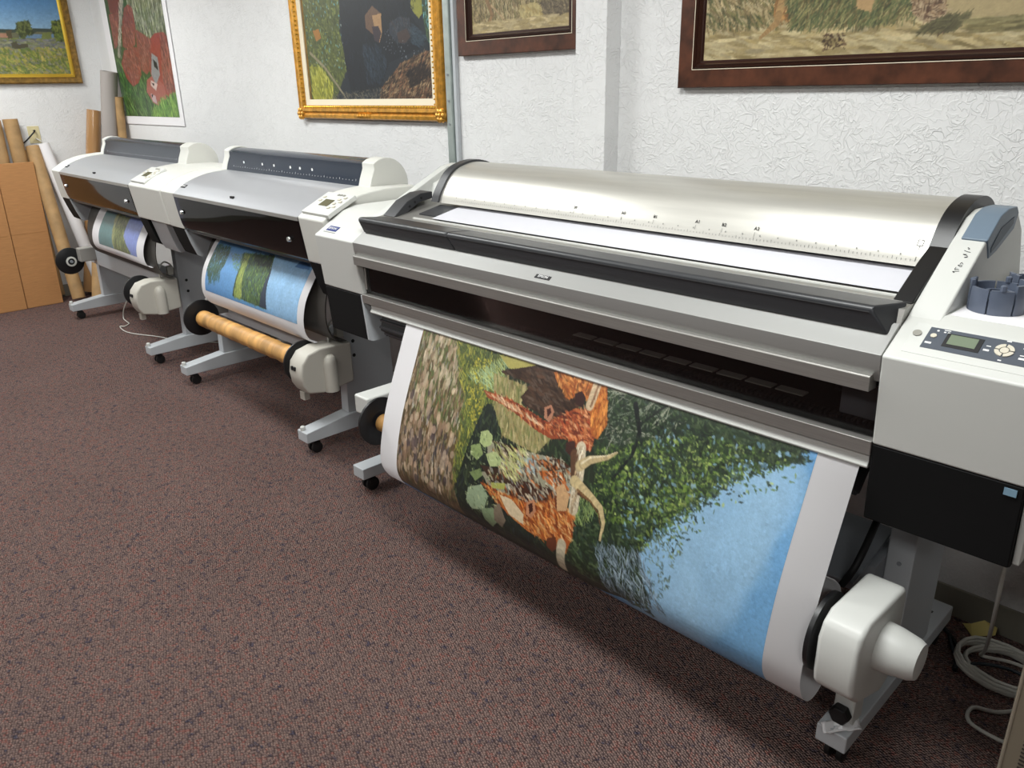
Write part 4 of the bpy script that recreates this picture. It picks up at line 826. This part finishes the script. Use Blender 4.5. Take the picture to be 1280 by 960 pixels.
# handwriting on the arm (illegible pen strokes)
mk=MB(); rng=random.Random(4); ad=Vector((0,.832,.555)).normalized(); an=Vector((0,-.555,.832)).normalized(); 
for i in range(9):
    c=Vector((-.520,1.790+i*.0075,1.162+(1.790+i*.0075-1.70)*.6652))+an*.0008
    if i==4: continue
    pts=[c+ux*rng.uniform(-.007,.007)+ad*rng.uniform(-.004,.004) for _ in range(4)]; mk.tube(crv(pts,3),.0006,4)
mk.mk('pen_note',INK,T)
# take-up reel of the big printer
for x in (-2.30,-.573):
    f=MB().lathe([(-.007,.088),(-.005,.093),(.005,.093),(.007,.088)],(x,1.51,.44),'x',40).mk('reel_flange',BLK,T,smooth=35); MB().lathe([(-.02,.026),(.02,.026)],(x,1.51,.44),'x',18).mk('hub',BLK,f,smooth=35)
MT=pr('takeup_motor',[(1.425,.365),(1.418,.40),(1.418,.485),(1.435,.520),(1.47,.538),(1.66,.535),(1.67,.50),(1.67,.30),(1.60,.275),(1.47,.325)],-.552,-.462,WHITE,T,bevel=.012,seg=3)
MB().lathe([(0,.056),(.03,.054),(.07,.047),(.082,.041),(.084,.0)],(-.463,1.555,.435),'x',28,cap=False).mk('drive_knob',WHITE,MT,smooth=40)
bx('motor_bracket',(-.565,-.515,1.615,1.675,.12,.34),WHITE,T,bevel=.005); MB().lathe([(-.03,.022),(-.026,.026),(-.006,.026),(0,.012)],(-.540,1.615,.160),'y',6).mk('clamp_knob',RUB,T,bevel=.003)
pr('motor_arm',[(1.66,.30),(1.66,.36),(1.87,.36),(1.87,.30)],-.55,-.52,GREY,T)
bx('reel_bracket',(-2.40,-2.312,1.47,1.87,.46,.535),WHITE,T,bevel=.008)
MB().tube(crv([(-.62,1.97,.70),(-.615,1.93,.64),(-.60,1.80,.57),(-.60,1.72,.50),(-.62,1.70,.44)],6),.009,8).mk('motor_cable',RUB,T,smooth=50)
MB().box(-.64,-.60,1.88,1.90,.63,.65).mk('cable_clip',RUB,T)

# ---------------- paper, cores and loose things ----------------
def print_sheet(label,prof,tail,x0,x1,art,cell,rect,seed,base,off=.0012):
    pf=crv(prof+tail,5); s=MB().strip(pf,x0,x1).mk('paper_print',PAPER,None,smooth=60,solid=.0008); tag(s,label,'print','prints hanging from the printers')
    H=rect[3]+.03; W=x1-x0; A=paint(ART[art],W,H,cell,base,seed,2.4,.7,.62,.88,.95); f=along(prof+tail[:1],off)
    def pos(U,V): y,z=f(V); return np.stack([x0+U,y,z],-1)
    picture('picture',A,cell,pos,rect,s,.38,flip=True); return s
BIGP=[(1.64,.885),(1.603,.822),(1.56,.72),(1.515,.611),(1.475,.50),(1.447,.38),(1.446,.313),(1.475,.258),(1.517,.228)]
MEDP=[(1.80,.92),(1.747,.879),(1.703,.822),(1.656,.745),(1.634,.663),(1.639,.60),(1.669,.556)]
SMLP=[(1.80,.92),(1.749,.879),(1.70,.805),(1.672,.745),(1.662,.69),(1.668,.645),(1.69,.618)]
print_sheet('wide glossy print of longhorn cattle, trees and sky, hanging from the largest printer',BIGP,[(1.565,.235),(1.603,.28),(1.618,.35),(1.618,.43),(1.60,.50),(1.555,.546)],-2.213,-.584,'big',.0026,(.10,1.535,.03,.72),11,(42,50,36))
print_sheet('print of a willow, green bank and blue water hanging from the middle printer',MEDP,[(1.692,.552)],-4.06,-3.02,'med',.0032,(.045,.985,.0,.34),12,(100,150,206))
print_sheet('small print with teal, green and lavender-blue bands hanging from the farthest printer',SMLP,[(1.722,.616)],-5.85,-4.93,'sml',.006,(.13,.81,.0,.295),13,(110,130,170))
o=MB().strip([(1.735,1.1745),(1.87,1.2015),(1.93,1.213)],-2.205,-.594).mk('loaded_paper',PAPERB,None,solid=.0006); tag(o,'blank white paper loaded across the deck, under the silver roll cover','paper')
def core(x0,x1,y,z,r,label,n=40,seed=1):
    rng=random.Random(seed); N=n; prof=[]; 
    for i in range(N+1): prof.append(((x1-x0)*i/N,r*(1+.05*rng.uniform(-1,1)*(1 if 0<i<N else 0))))
    o=MB().lathe(prof,(x0,y,z),'x',20).mk('cardboard_core',KRAFTD,None,smooth=60); return tag(o,label,'core','kraft cores on the take-up reels')
core(-4.12,-3.105,1.64,.462,.044,'kraft paper-wrapped core on the take-up reel of the middle printer',46,3)
core(-2.279,-.594,1.51,.44,.034,'kraft core on the largest printer\'s reel, its left end showing behind the cattle print',20,5)
o=bx('paper_scrap',(-.490,-.27,1.70,2.06,1.1522,1.1532),PAPER); tag(o,'white sheet of paper under the dark ring adapters on the largest printer','paper')
def ink_ring(cx,cy,z,r,h,rot,label,mat_=RING,group=None):
    t=thing('ring_adapter',(cx,cy,z),label,'adapter','ring adapters on the largest printer')
    n=7
    for k in range(n):
        a0=rot+k*360/n+2; a1=rot+(k+1)*360/n-2; V=[]; m=6; hh=h*(1 if k%3 else 1.22)
        for i in range(m+1):
            a=math.radians(a0+(a1-a0)*i/m)
            for rr,zz in ((r,0),(r*1.03,h*.5),(r,hh),(r*.88,hh),(r*.88,0)): V.append((cx+rr*math.cos(a),cy+rr*math.sin(a),z+zz))
        F=[]
        for i in range(m):
            for j in range(5): F.append((i*5+j,i*5+(j+1)%5,(i+1)*5+(j+1)%5,(i+1)*5+j))
        F+=[tuple(range(5)),tuple(range(m*5,m*5+5))[::-1]]; mob('segment',V,F,mat_,t,smooth=35)
        am=math.radians((a0+a1)/2); c=(cx+r*.93*math.cos(am),cy+r*.93*math.sin(am),z+h)
        if k%2: MB().lathe([(0,.006),(.010,.006),(.012,.004)],c,'z',8).mk('lug',mat_,t)
    MB().lathe([(0,r*.9),(h*.55,r*.9),(h*.55,r*.5),(h*.8,r*.48),(h*.8,r*.36),(0,r*.36)],(cx,cy,z),'z',24,cap=False).mk('hub_ring',mat_,t,smooth=35)
    return t
ink_ring(-.436,1.797,1.1535,.052,.050,10,'dark slate notched ring adapter, leftmost of three on the largest printer')
ink_ring(-.398,1.915,1.1535,.052,.050,40,'dark slate notched ring adapter, middle one of three on the largest printer')
ink_ring(-.330,1.975,1.1535,.056,.062,25,'darkest ring adapter, at the right edge of the photo on the largest printer',mat('darker_slate_plastic',(50,56,60),.35))
# crumpled tissue on the right foot
rng=random.Random(7); V=[]; nx,ny=12,6
for i in range(nx+1):
    for j in range(ny+1):
        u=i/nx; v=j/ny; V.append((-.575+u*.060+v*.022,1.578+u*.078-v*.030,.1225+.010*math.sin(u*9+v*4)*rng.uniform(.3,1)*math.sin(math.pi*v)+.006*rng.random()))
F=[(i*(ny+1)+j,(i+1)*(ny+1)+j,(i+1)*(ny+1)+j+1,i*(ny+1)+j+1) for i in range(nx) for j in range(ny)]
o=mob('tissue',V,F,PAPER,None,smooth=30,solid=.002); tag(o,'folded white tissue lying on the right foot of the largest printer','tissue')
# cables in the right corner
def loops(cx,cy,rx,ry,n,z,seed,rot=0):
    rng=random.Random(seed); P=[]
    for i in range(n*16):
        a=2*math.pi*i/16+rot; k=1+.09*math.sin(i*.37+seed)+rng.uniform(-.02,.02); P.append((cx+rx*k*math.cos(a)+.012*math.sin(i*.2),cy+ry*k*math.sin(a),z+.004*(i/16)+.006*math.sin(i*.6)))
    return P
P=loops(-.345,2.25,.115,.095,6,.010,3)
o=MB().tube(P+crv([P[-1],(-.25,2.13,.02),(-.30,2.07,.008),(-.355,2.04,.008),(-.345,1.98,.008),(-.27,1.965,.008),(-.18,1.98,.008)],5)[1:],.0055,6).mk('coiled_cable',CORDW,None,smooth=60); tag(o,'coil of off-white cable lying on the carpet below the largest printer','cable')
cord('hanging_cable',[(-.330,1.86,.69),(-.334,1.90,.524),(-.352,2.02,.30),(-.385,2.20,.09),(-.40,2.25,.03),(-.33,2.24,.055),(-.27,2.26,.045)],.005,CORDW,'off-white cable dropping from the largest printer to the coil','cable')
cord('signal_cable',[(-.50,2.30,.012),(-.47,2.24,.012),(-.43,2.20,.012),(-.38,2.18,.055),(-.30,2.20,.06),(-.22,2.17,.05)],.005,mat('blue_black_cord',(28,40,48),.5),'dark blue-black cable lying across the white coil','cable')
cord('black_cable',[(-.56,2.36,.009),(-.50,2.31,.009),(-.46,2.25,.009),(-.44,2.16,.009)],.007,RUB,'black lead on the carpet behind the right foot','cable')
V=[(-.495,2.40,.01),(-.455,2.36,.004),(-.40,2.375,.03),(-.405,2.41,.035),(-.44,2.40,.05),(-.47,2.385,.03)]
o=mob('paper_tag',V,[(0,1,5),(1,2,3,4,5)],YEL,None,solid=.002); tag(o,'pale yellow paper scrap by the baseboard behind the coil','paper')
cord('floor_cord',[(-6.20,2.0,.26),(-6.24,1.90,.10),(-6.26,1.88,.008),(-6.14,1.86,.006),(-6.06,1.85,.006),(-6.01,1.80,.006),(-6.03,1.775,.006),(-5.88,1.755,.006),(-5.75,1.78,.006),(-5.55,1.87,.006),(-5.30,1.95,.006),(-5.10,2.10,.006)],.004,CORDW,'thin white cord trailing over the carpet under the farthest printer','cord')
# vented case at the right edge
t=thing('equipment_case',(-.03,1.9,0),'taupe metal equipment case with vent slots standing at the right edge','case')
bx('case_body',(-.225,.15,1.70,2.1,0,.56),TAUPE,t,bevel=.006); 
hm=mat('vent_shadow',(56,50,44),.8); q=MB()
for i in range(44):
    for j in range(6):
        x=-.190+j*.016; z=.05+i*.0105; q.box(x,x+.011,1.6985,1.7002,z,z+.004)
o=q.mk('vent_holes',hm,t); o['kind']='stuff'
for i in range(10): MB().box(-.085,-.045,1.6975,1.7002,.22+i*.02,.228+i*.02).mk('vent_slot',hm,t)
MB().tube([(-.225+.004,1.70,.003),(-.225+.004,1.70,.557)],.004,8).mk('corner_edge',mat('case_edge',(156,146,130),.4),t)
